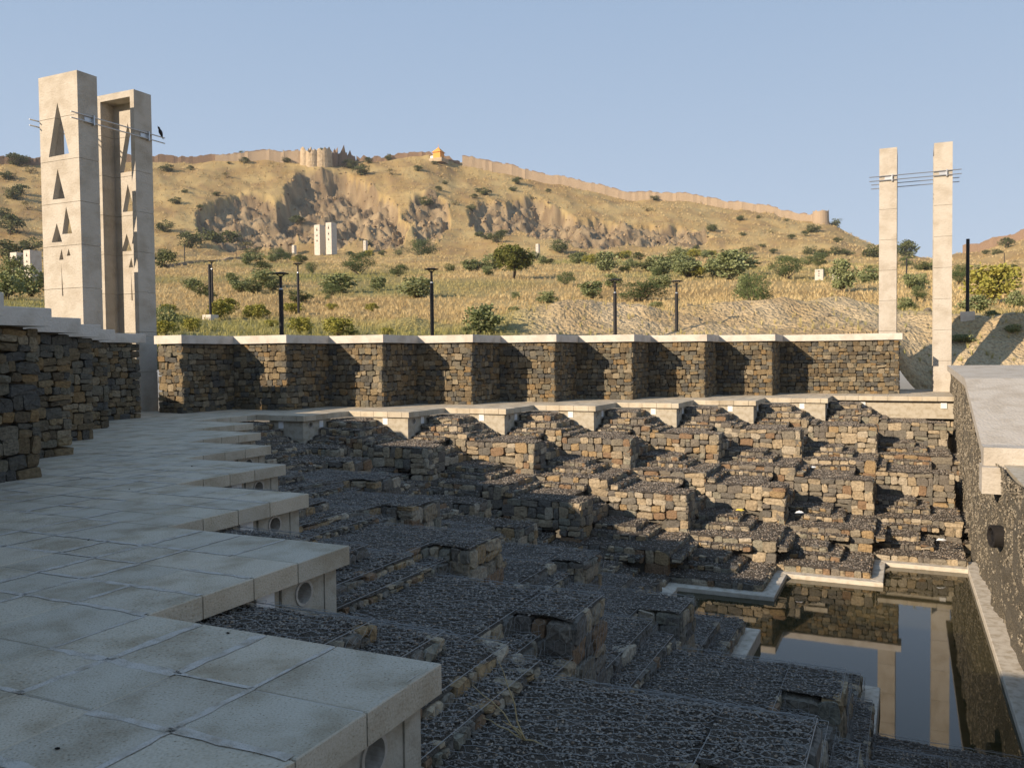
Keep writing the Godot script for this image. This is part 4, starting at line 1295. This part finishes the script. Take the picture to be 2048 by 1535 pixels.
func make_fort() -> void:
	ridge_wall(az_of(-500), az_of(440), 406, 404, 2.9, 2.4, "long low brown fort wall along the left of the ridge", M.fort_dark, 0.7)
	ridge_wall(az_of(440), az_of(612), 403, 398, 2.2, 4.8, "pale stone fort wall climbing to the ruined bastion", M.fort, 0.6)
	ridge_wall(az_of(720), az_of(925), 407, 407, 1.6, 1.2, "tumbled low stone wall below the orange shrine", M.fort_dark, 1.6)
	ridge_wall(az_of(930), az_of(1630), 405, 404, 4.0, 2.9, "long pale stone fort wall running down the right of the ridge", M.fort, 0.5)
	ridge_wall(az_of(1925), az_of(2300), 400, 398, 3.0, 3.4, "fort wall on the separate hill behind the slim masts", M.fort_dark, 0.8)
	var at := func(x: float, r: float) -> Vector3: return land_at(sin(az_of(x)) * r, -cos(az_of(x)) * r)
	var b: Vector3 = at.call(645, 396)
	var t := thing("bastion", b, "ruined sunlit bastion of round stone towers on the hilltop", "fort")
	for q in [[620, 396, 2.6, 5.4, 2.4], [633, 394, 2.9, 6.0, 2.0], [653, 395, 4.2, 6.2, 1.3], [671, 398, 2.8, 5.6, 2.6], [688, 402, 3.4, 3.9, 3.0], [704, 404, 3.2, 2.4, 2.6]]:
		var p: Vector3 = at.call(q[0], q[1])
		round_tower(t, p - b, q[2], q[3], q[4], M.plaster if q[0] < 660 else M.fort_dark)
	var e: Vector3 = at.call(1642, 402)
	t = thing("bastion", e, "round end tower of the long pale fort wall", "fort")
	round_tower(t, Vector3.ZERO, 3.4, 5.0, 0.5, M.fort)
	# shrine
	var s: Vector3 = at.call(883, 400)
	t = thing("shrine", s - Vector3.UP * 0.5, "small orange shrine with a pyramid roof on the ridge", "shrine")
	var st := st_new()
	box_st(st, Vector3.UP * 0.6, A * 3.4, Vector3.UP * 0.9, B * 3.2)
	part("plinth", done(st), M.plaster, t)
	st = st_new()
	box_st(st, Vector3.UP * 2.9, A * 1.9, Vector3.UP * 1.5, B * 1.9)
	part("room", done(st), M.orange, t)
	st = st_new()
	var c := [-A * 2.4 - B * 2.4, A * 2.4 - B * 2.4, A * 2.4 + B * 2.4, -A * 2.4 + B * 2.4]
	for i in 4:
		tri(st, c[i] + Vector3.UP * 4.4, c[(i + 1) % 4] + Vector3.UP * 4.4, Vector3.UP * 7.0, c[i] + c[(i + 1) % 4] + Vector3.UP)
	quad(st, c[0] + Vector3.UP * 4.4, c[1] + Vector3.UP * 4.4, c[2] + Vector3.UP * 4.4, c[3] + Vector3.UP * 4.4, Vector3.DOWN)
	part("roof", done(st), M.orange, t)
	st = st_new()
	bar(st, Vector3.UP * 6.9, Vector3.UP * 8.4, 0.12, 0.05, 6)
	part("finial", done(st), M.orange, t.get_node("roof"))
	st = st_new()
	box_st(st, -A * 2.9 + Vector3.UP * 2.2, A * 0.8, Vector3.UP * 0.9, B * 1.2)
	part("side_porch", done(st), M.white, t)
	# low pale wall of cut stone across the slope
	var w := thing("low_wall", land_at(-56, -145), "low pale stone wall crossing the grass slope below the far masts", "wall")
	st = st_new()
	var last := Vector3.ZERO
	for i in 26:
		var f := i / 25.0
		var x := lerpf(-57.0, -66.0, f)
		var z := lerpf(-139.0, -262.0, f)
		var p := land_at(x, z) - w.position
		if i > 0:
			hexa(st, [last - Vector3.UP, p - Vector3.UP, p - Vector3.UP - A, last - Vector3.UP - A], [last + Vector3.UP * 0.45, p + Vector3.UP * 0.45, p + Vector3.UP * 0.45 - A * 0.6, last + Vector3.UP * 0.45 - A * 0.6])
		last = p
	part("masonry", done(st), M.fort, w)

# ------------------------------------------------------------------ plants
func leaf_card(st: SurfaceTool, at: Vector3, dir: Vector3, side: Vector3, l: float, w: float, c: Color) -> void:
	st.set_color(c)
	var nn := dir.cross(side)
	var m := at + dir * l * 0.5 + nn * l * 0.06
	st.add_vertex(at); st.add_vertex(m + side * w); st.add_vertex(at + dir * l)
	st.add_vertex(at); st.add_vertex(at + dir * l); st.add_vertex(m - side * w)

func rand_dir() -> Vector3:
	var y := rf(-1, 1)
	var t := rf(0, TAU)
	var s := sqrt(1 - y * y)
	return Vector3(s * cos(t), y, s * sin(t))

# crown of leaf clumps; unit width 1 (radius 0.5), height 1, base at 0
func crown(clumps: int, leaves: int, leaf: float, slim: float, low: float, spread: float, c0: Color, c1: Color) -> ArrayMesh:
	var st := st_new()
	for i in clumps:
		var d := rand_dir()
		var r := pow(rng.randf(), 0.45) * 0.42
		var c := Vector3(d.x * r, lerpf(low, 0.88, clampf(0.5 + d.y * 0.5 * sqrt(r / 0.42), 0, 1)), d.z * r)
		if c.y < 0.35: c *= Vector3(0.75, 1, 0.75)
		var cr := spread * rf(0.6, 1.3)
		var tint := rng.randf()
		for j in leaves:
			var p := c + rand_dir() * cr * pow(rng.randf(), 0.4)
			p.y = maxf(p.y, 0.02)
			var dir := (rand_dir() + (p - c).normalized() * 0.8 + Vector3.UP * 0.35).normalized()
			var side := dir.cross(rand_dir()).normalized()
			leaf_card(st, p, dir, side, leaf * rf(0.7, 1.3), leaf * slim * rf(0.8, 1.2), c0.lerp(c1, clampf(tint * 0.6 + rng.randf() * 0.4, 0, 1)))
	return done(st)

func stems(n: int, h: float, spread: float, r: float) -> ArrayMesh:
	var st := st_new()
	for i in n:
		var a := rf(0, TAU)
		var p := Vector3.ZERO
		var dir := Vector3(cos(a) * spread * rf(0.4, 1), 1, sin(a) * spread * rf(0.4, 1)).normalized()
		var rad := r
		for j in 4:
			var q := p + dir * h * 0.25 * rf(0.8, 1.2)
			bar(st, p, q, rad, rad * 0.7, 5)
			rad *= 0.7
			p = q
			dir = (dir + rand_dir() * 0.35).normalized()
	return done(st)

func plant(called: String, at: Vector3, w: float, h: float, cm: Mesh, sm: Mesh, label: String, category: String, group: String) -> void:
	var t := thing(called, at - Vector3.UP * 0.08, label, category, group)
	var bs := Basis(Vector3.UP, rf(0, TAU)).scaled(Vector3(w, h, w))
	part("crown", cm, M.leaf, t, Transform3D(bs, Vector3.ZERO))
	part("trunk" if category == "tree" else "stem", sm, M.bark, t, Transform3D(bs, Vector3.ZERO))

func zone(x: float, z: float) -> String:
	var az := atan2(x, -z)
	var r := sqrt(x * x + z * z)
	if az > 0.44: return "on the separate hill behind the slim masts"
	if r > 370.0: return "on the high slope below the left fort wall" if az < -0.26 else "just below the ruined bastion" if az < -0.12 else "just below the orange shrine" if az < -0.04 else "just below the long pale fort wall"
	if r > 285.0: return "on the golden slope beside the tall pierced masts" if az < -0.3 else "along the edge of the big landslip" if az < -0.1 else "around the right-hand landslip" if az < 0.2 else "on the open slope below the end tower"
	return "in the scrub left of the far twin masts" if az < -0.22 else "in the scrub at the landslip foot" if az < 0.2 else "in the scrub below the end tower"

func spot(x: float, z: float) -> String:
	var az := atan2(x, -z)
	var r := sqrt(x * x + z * z)
	if az > 0.4: return "beside the slim masts"
	if r < 50.0: return "just behind the far wall" + (", left part" if az < -0.15 else ", middle part" if az < 0.2 else ", right part")
	return ("on the near grass slope" if r < 95.0 else "on the upper grass slope") + (" left of the round tree" if az < 0.0 else " right of the round tree")

func make_plants() -> void:
	var dark := []
	for i in 4: dark.append(crown(22, 46, 0.085, 0.34, 0.10, 0.16, Color(0.065, 0.082, 0.03), Color(0.15, 0.16, 0.06)))
	var sparse := []
	for i in 2: sparse.append(crown(11, 18, 0.11, 0.3, 0.12, 0.15, Color(0.15, 0.135, 0.05), Color(0.25, 0.21, 0.09)))
	var broad := []
	for i in 4: broad.append(crown(38, 42, 0.075, 0.42, 0.08, 0.13, Color(0.13, 0.16, 0.06), Color(0.30, 0.32, 0.155)))
	var lime := crown(40, 42, 0.07, 0.4, 0.08, 0.13, Color(0.22, 0.22, 0.04), Color(0.40, 0.36, 0.09))
	var thorn := []
	for i in 3: thorn.append(crown(40, 80, 0.05, 0.17, 0.18, 0.13, Color(0.06, 0.095, 0.035), Color(0.14, 0.17, 0.065)))
	var sm := stems(6, 0.55, 0.6, 0.018)
	var n := 0
	for b in BUSHES:
		n += 1
		var w: float = b[2] * 1.05
		var is_dry := n % 7 == 3
		plant("shrub", land_at(b[0], b[1]), w, w * rf(0.50, 0.68), sparse[n % 2] if is_dry else dark[n % 4], sm, ("olive half-dry shrub " if is_dry else "low dark green shrub ") + zone(b[0], b[1]), "shrub", ("half-dry shrubs " if is_dry else "dark shrubs ") + zone(b[0], b[1]))
	# shrubs standing out against the sky
	for q in [[783, 405, 3.6, 3.6], [650, 395, 2.6, 2.2], [1672, 404, 5.5, 3.8], [1812, 330, 9.0, 7.5]]:
		var p := land_at(sin(az_of(q[0])) * q[1], -cos(az_of(q[0])) * q[1])
		if q[0] == 650: p.y += 5.6
		plant("shrub", p, q[2], q[3], dark[n % 4], sm, "dark bush outlined against the sky on the ridge", "shrub", "bushes on the skyline")
		n += 1
	for b in BROADLEAF:
		n += 1
		var bright: bool = b[0] > 33.0 and b[0] < 34.0 and b[1] > -61.0
		plant("leafy_shrub", land_at(b[0], b[1]), b[2] * 1.1, b[3] * 1.15, lime if bright else broad[n % 4], sm, "big yellow-green leafy shrub right of the headless post" if bright else "grey-green broad-leaved shrub " + spot(b[0], b[1]), "shrub", "" if bright else "broad-leaved shrubs " + spot(b[0], b[1]))
	for i in 44:
		var az := rf(-0.52, 0.5)
		var r := 56.0 * pow(280.0 / 56.0, rng.randf())
		if absf(az + 0.006) < 0.06 and r < 115.0: continue
		var w := rf(0.7, 2.6) * (0.8 + r * 0.005)
		var kind := i % 3
		plant("scrub_bush", land_at(sin(az) * r, -cos(az) * r), w, w * rf(0.5, 0.8), [broad[i % 4], dark[i % 4], thorn[i % 3]][kind], sm, ["small grey-green leafy bush", "small dark bush", "small feathery bush"][kind] + " in the dry grass" + (" near the far wall" if r < 90.0 else " halfway up to the hill" if r < 160.0 else " at the foot of the hill"), "shrub", ["grey-green bushes", "dark bushes", "feathery bushes"][kind] + " in the grass, " + ("near" if r < 90.0 else "middle" if r < 160.0 else "far"))
	for i in 15:   # thickets where several bushes grow into one another
		var az := rf(-0.36, 0.5) if i < 8 else rf(0.04, 0.46)
		var r := rf(105.0, 250.0)
		for j in 5:
			var w := rf(1.8, 4.4) * (1.25 if (i + j) % 5 == 1 else 1.0)
			var x := sin(az) * r + rf(-1, 1) * 5.5
			var z := -cos(az) * r + rf(-1, 1) * 3.0
			plant("thicket_bush", land_at(x, z), w, w * rf(0.4, 0.75), [broad[j % 4], broad[(j + 1) % 4], thorn[j % 3], lime, dark[j % 4]][(i + j) % 5], sm, ["low leafy bush", "tall leafy bush", "feathery dark bush", "yellow-green bush", "dark round bush"][(i + j) % 5] + " in thicket " + spot(x, z), "shrub", ["leafy", "tall leafy", "feathery", "yellow-green", "dark"][(i + j) % 5] + " thicket bushes " + spot(x, z))
	for i in 20:
		var az := rf(-0.44, -0.12)
		var r := rf(37.0, 62.0)
		var w := rf(0.7, 1.7)
		plant("green_weed", land_at(sin(az) * r, -cos(az) * r), w, w * rf(0.5, 0.8), lime, sm, "low yellow-green weed clump in the grass near the shaded deck end", "shrub", "yellow-green weed clumps near the shaded deck end")
	for b in THORN:
		n += 1
		plant("thorn_bush", land_at(b[0], b[1]), b[2] * 1.1, b[3] * 1.1, thorn[n % 3], stems(9, 0.8, 1.1, 0.012), "feathery dark green thorn bush sprawling on the slope", "shrub", "thorn bushes on the slope")
	plant("tree", land_at(0.3, -104.3), 5.6, 4.5, crown(60, 90, 0.05, 0.4, 0.34, 0.12, Color(0.065, 0.085, 0.018), Color(0.19, 0.19, 0.045)), stems(4, 0.6, 0.45, 0.022), "rounded green tree standing alone on the grass slope", "tree", "")
	# loose rock lying in the landslips
	var spots := []
	for i in 11000:
		var az := rf(-0.40, 0.24)
		var r := rf(262.0, 400.0)
		if slip(az, r) > 0.5: spots.append([sin(az) * r, -cos(az) * r])
	var sc := MultiMesh.new()
	sc.transform_format = MultiMesh.TRANSFORM_3D
	sc.use_colors = true
	sc.mesh = stone_shapes[3]
	sc.instance_count = spots.size()
	for i in spots.size():
		var s := 0.15 * pow(rf(0.16, 1.0), -0.95)
		sc.set_instance_transform(i, Transform3D(Basis.from_euler(Vector3(rf(0, TAU), rf(0, TAU), rf(0, TAU))).scaled(Vector3(s, s * rf(0.6, 1.2), s)), land_at(spots[i][0], spots[i][1]) + Vector3.UP * s * 0.1))
		var v := rf(0.6, 1.4)
		sc.set_instance_color(i, Color(0.31 * v, 0.225 * v, 0.13 * v))
	var si := MultiMeshInstance3D.new()
	si.name = "scree"
	si.multimesh = sc
	si.material_override = M.pebble
	add_child(si, true)
	tag(si, "loose brown rock lying in the landslips of the hill", "rock", "", "stuff")
	# grass
	var tuft := st_new()
	for i in 11:
		var a := rf(0, TAU)
		var o := Vector3(cos(a), 0, sin(a)) * rf(0.0, 0.10)
		var lean := Vector3(cos(a + rf(-1, 1)), 0, sin(a + rf(-1, 1))) * rf(0.1, 0.42)
		var side := Vector3(-sin(a), 0, cos(a)) * rf(0.012, 0.022)
		var m := o + lean * 0.35 + Vector3.UP * rf(0.4, 0.55)
		var tip := o + lean + Vector3.UP * rf(0.7, 1.0)
		for v in [o - side, o + side, m + side, o - side, m + side, m - side, m - side, m + side, tip]: tuft.add_vertex(v)
	var tm := done(tuft)
	var list := []
	for i in 46000:
		var az := rf(-0.62, 0.62)
		var f := rng.randf()
		var r := 34.0 * pow(430.0 / 34.0, pow(f, 0.85))
		if r < inner_edge(az) + 0.7: continue
		var x := sin(az) * r
		var z := -cos(az) * r
		var soil := soil_at(az, r)
		if soil > 0.25 and rng.randf() < 0.78: continue
		if r > 240 and slip(az, r) > 1.0 and rng.randf() < 0.93: continue
		var green := clampf(nz2.get_noise_2d(x * 0.8, z * 0.8) * 2.2 + 0.12 + 0.45 * smoothstep(-0.1, -0.3, az) * smoothstep(90.0, 40.0, r), 0, 1) * smoothstep(320.0, 140.0, r)
		list.append([x, z, r, green])
	var mm := MultiMesh.new()
	mm.transform_format = MultiMesh.TRANSFORM_3D
	mm.use_colors = true
	mm.mesh = tm
	mm.instance_count = list.size()
	for i in list.size():
		var q: Array = list[i]
		var s: float = (0.20 + q[2] * 0.0015) * rf(0.5, 1.4)
		mm.set_instance_transform(i, Transform3D(Basis(Vector3.UP, rf(0, TAU)).scaled(Vector3(s * (1.2 + q[2] * 0.004), s, s * (1.2 + q[2] * 0.004))), Vector3(q[0], land(q[0], q[1]) - 0.02, q[1])))
		var dry := Color(0.66, 0.53, 0.29).lerp(Color(0.46, 0.335, 0.155), rng.randf())
		mm.set_instance_color(i, dry.lerp(Color(0.24, 0.25, 0.08).lerp(Color(0.40, 0.37, 0.13), rng.randf()), q[3] * 0.85))
	var mi := MultiMeshInstance3D.new()
	mi.name = "grass"
	mi.multimesh = mm
	mi.material_override = M.grass
	add_child(mi, true)
	tag(mi, "dry golden grass covering the slope and the hill", "grass", "", "stuff")

# ------------------------------------------------------------------ small things
func scrap(at: Vector3, size: float, flat: float, m: Material, called: String, label: String, category: String, group := "") -> void:
	var t := thing(called, at, label, category, group)
	var st := st_new()
	var n := 9
	var ring := []
	for i in n:
		var a := TAU * i / n
		ring.append(Vector3(cos(a) * size * rf(0.7, 1.1), rf(0.0, 0.02), sin(a) * size * 0.6 * rf(0.7, 1.1)))
	var mid := []
	for i in n: mid.append(ring[i] * rf(0.4, 0.6) + Vector3.UP * flat * rf(0.5, 1.2))
	for i in n:
		var j := (i + 1) % n
		quad(st, ring[i], ring[j], mid[j], mid[i], Vector3.UP)
		tri(st, mid[i], mid[j], Vector3.UP * flat * 0.9, Vector3.UP)
	part("sheet", done(st), m, t)

func make_small() -> void:
	var white := "crumpled white plastic scrap lying on the sunlit gabion steps"
	var gr := "white plastic scraps on the gabion steps"
	for p in [[21.5, 17.63, -1.95], [18.55, 14.77, -2.64], [16.6, 17.6, -3.22]]:
		scrap(W(p[0], p[1], p[2] + 0.01), 0.13, 0.05, M.litter, "plastic_scrap", white, "litter", gr)
	var yel := mat(lin(0.65, 0.5, 0.08), 0.6)
	scrap(W(19.5, 13.58, -2.64), 0.13, 0.05, yel, "plastic_scrap", "yellow plastic scrap on the sunlit gabion steps", "litter")
	# clods and leaves on the pavement
	for q in [[2.6, -2.0], [3.9, -0.6], [4.6, -1.7], [5.2, 0.1], [6.6, -1.4], [8.4, -1.0], [11.5, -0.9], [12.8, -1.6], [13.6, -0.2], [3.3, 0.2], [16.5, -1.1]]:
		var t := thing("dirt_clod", W(q[0], q[1], 0.0), "tiny dark clod of dirt lying on the shaded paving", "dirt", "tiny clods on the shaded paving")
		var s := rf(0.012, 0.02)
		part("clod", pebble_shape, M.dark, t, Transform3D(Basis(Vector3.UP, rf(0, TAU)).scaled(Vector3(s * 1.8, s, s * 1.2)), Vector3.UP * s * 0.3))
	# dry weed between the nearest gabions
	var base := W(4.6, 1.72, -0.64)
	var w := thing("dry_weed", base, "dry straw-coloured weed stalks leaning over the nearest gravel", "plant")
	for q in [[-0.32, 0.30, 0.55], [-0.16, 0.48, 0.35], [-0.25, 0.12, 0.3], [0.22, -0.02, -0.12], [-0.12, 0.20, -0.2]]:
		var st := st_new()
		var p := Vector3.ZERO
		for i in 5:
			var f := (i + 1) / 5.0
			var e := Vector3(q[0] * f, q[1] * f - 0.05 * f * f, -q[2] * 0.4 * f) + rand_dir() * 0.012
			bar(st, p, e, 0.006 * (1.1 - f * 0.7), 0.006 * (1.1 - (f + 0.2) * 0.6), 5)
			p = e
		part("stalk", done(st), M.straw, w)
	# pale stones dumped on the slope
	for i in 22:
		var az := rf(0.02, 0.5)
		var r := rf(42.0, 54.0)
		if r < inner_edge(az) + 1.5: continue
		var p := land_at(sin(az) * r, -cos(az) * r)
		var t := thing("rubble_stone", p, "pale stone lying on the bare soil behind the wall", "stone", "pale stones on the bare soil")
		var s := rf(0.10, 0.32)
		part("stone", stone_shapes[i % stone_shapes.size()], M.pale[4], t, Transform3D(Basis.from_euler(Vector3(rf(-2, -1), rf(0, TAU), 0)).scaled(Vector3(s, s * 0.8, s)), Vector3.UP * 0.02))

# ------------------------------------------------------------------ scene
func _ready() -> void:
	rng.seed = 20240611
	A = (xz3(V) - xz3(U)) / R2
	B = (xz3(V) + xz3(U)) / R2
	# camera at eye height, tipped down 1.9 degrees and rolled 0.6
	var cam := Camera3D.new()
	cam.name = "camera"
	var pitch := 0.0325
	var roll := 0.0106
	var up := Vector3(0, cos(pitch), -sin(pitch))
	var right := Vector3.RIGHT
	var cx := right * cos(roll) - up * sin(roll)
	var cy := up * cos(roll) + right * sin(roll)
	cam.transform = Transform3D(Basis(cx, cy, cx.cross(cy)), Vector3(0, 1.6, 0))
	cam.fov = rad_to_deg(2.0 * atan(767.5 / 1704.6))
	cam.near = 0.1
	cam.far = 4000.0
	add_child(cam)
	cam.current = true
	var sky := ProceduralSkyMaterial.new()
	sky.sky_top_color = Color(0.42, 0.517, 0.64)
	sky.sky_horizon_color = Color(0.65, 0.70, 0.757)
	sky.sky_curve = 0.27
	sky.ground_bottom_color = Color(0.42, 0.37, 0.30)
	sky.ground_horizon_color = Color(0.68, 0.68, 0.68)
	sky.sun_angle_max = 4.0
	var env := Environment.new()
	env.background_mode = Environment.BG_SKY
	env.sky = Sky.new()
	env.sky.sky_material = sky
	env.tonemap_mode = Environment.TONE_MAPPER_LINEAR
	env.tonemap_exposure = 1.58
	env.sdfgi_enabled = true
	env.ssao_enabled = true
	env.ssil_enabled = true
	env.fog_enabled = true
	env.fog_density = 0.00016
	env.fog_light_color = Color(0.80, 0.83, 0.88)
	var we := WorldEnvironment.new()
	we.environment = env
	add_child(we)
	var sun := DirectionalLight3D.new()
	sun.name = "sun"
	sun.light_energy = 1.45
	sun.light_color = Color(1.0, 0.915, 0.81)
	sun.light_angular_distance = 0.5
	sun.shadow_enabled = true
	var el := deg_to_rad(20.5)
	var dir := Vector3(0.791 * cos(el), -sin(el), -0.609 * cos(el))
	add_child(sun)
	sun.look_at_from_position(Vector3.ZERO, dir, Vector3.UP)
	nz.seed = 4; nz.frequency = 0.018; nz.fractal_octaves = 4
	nz2.seed = 9; nz2.frequency = 0.02; nz2.fractal_octaves = 3
	nz3.seed = 14; nz3.frequency = 0.11; nz3.fractal_octaves = 3
	make_materials()
	make_stone_shapes()
	make_pebble()
	make_terrain()
	make_deck()
	make_walls()
	make_pool()
	make_ramp()
	make_piers()
	make_arm(true)
	make_arm(false)
	make_masts()
	make_fort()
	make_lamps()
	make_plants()
	make_small()
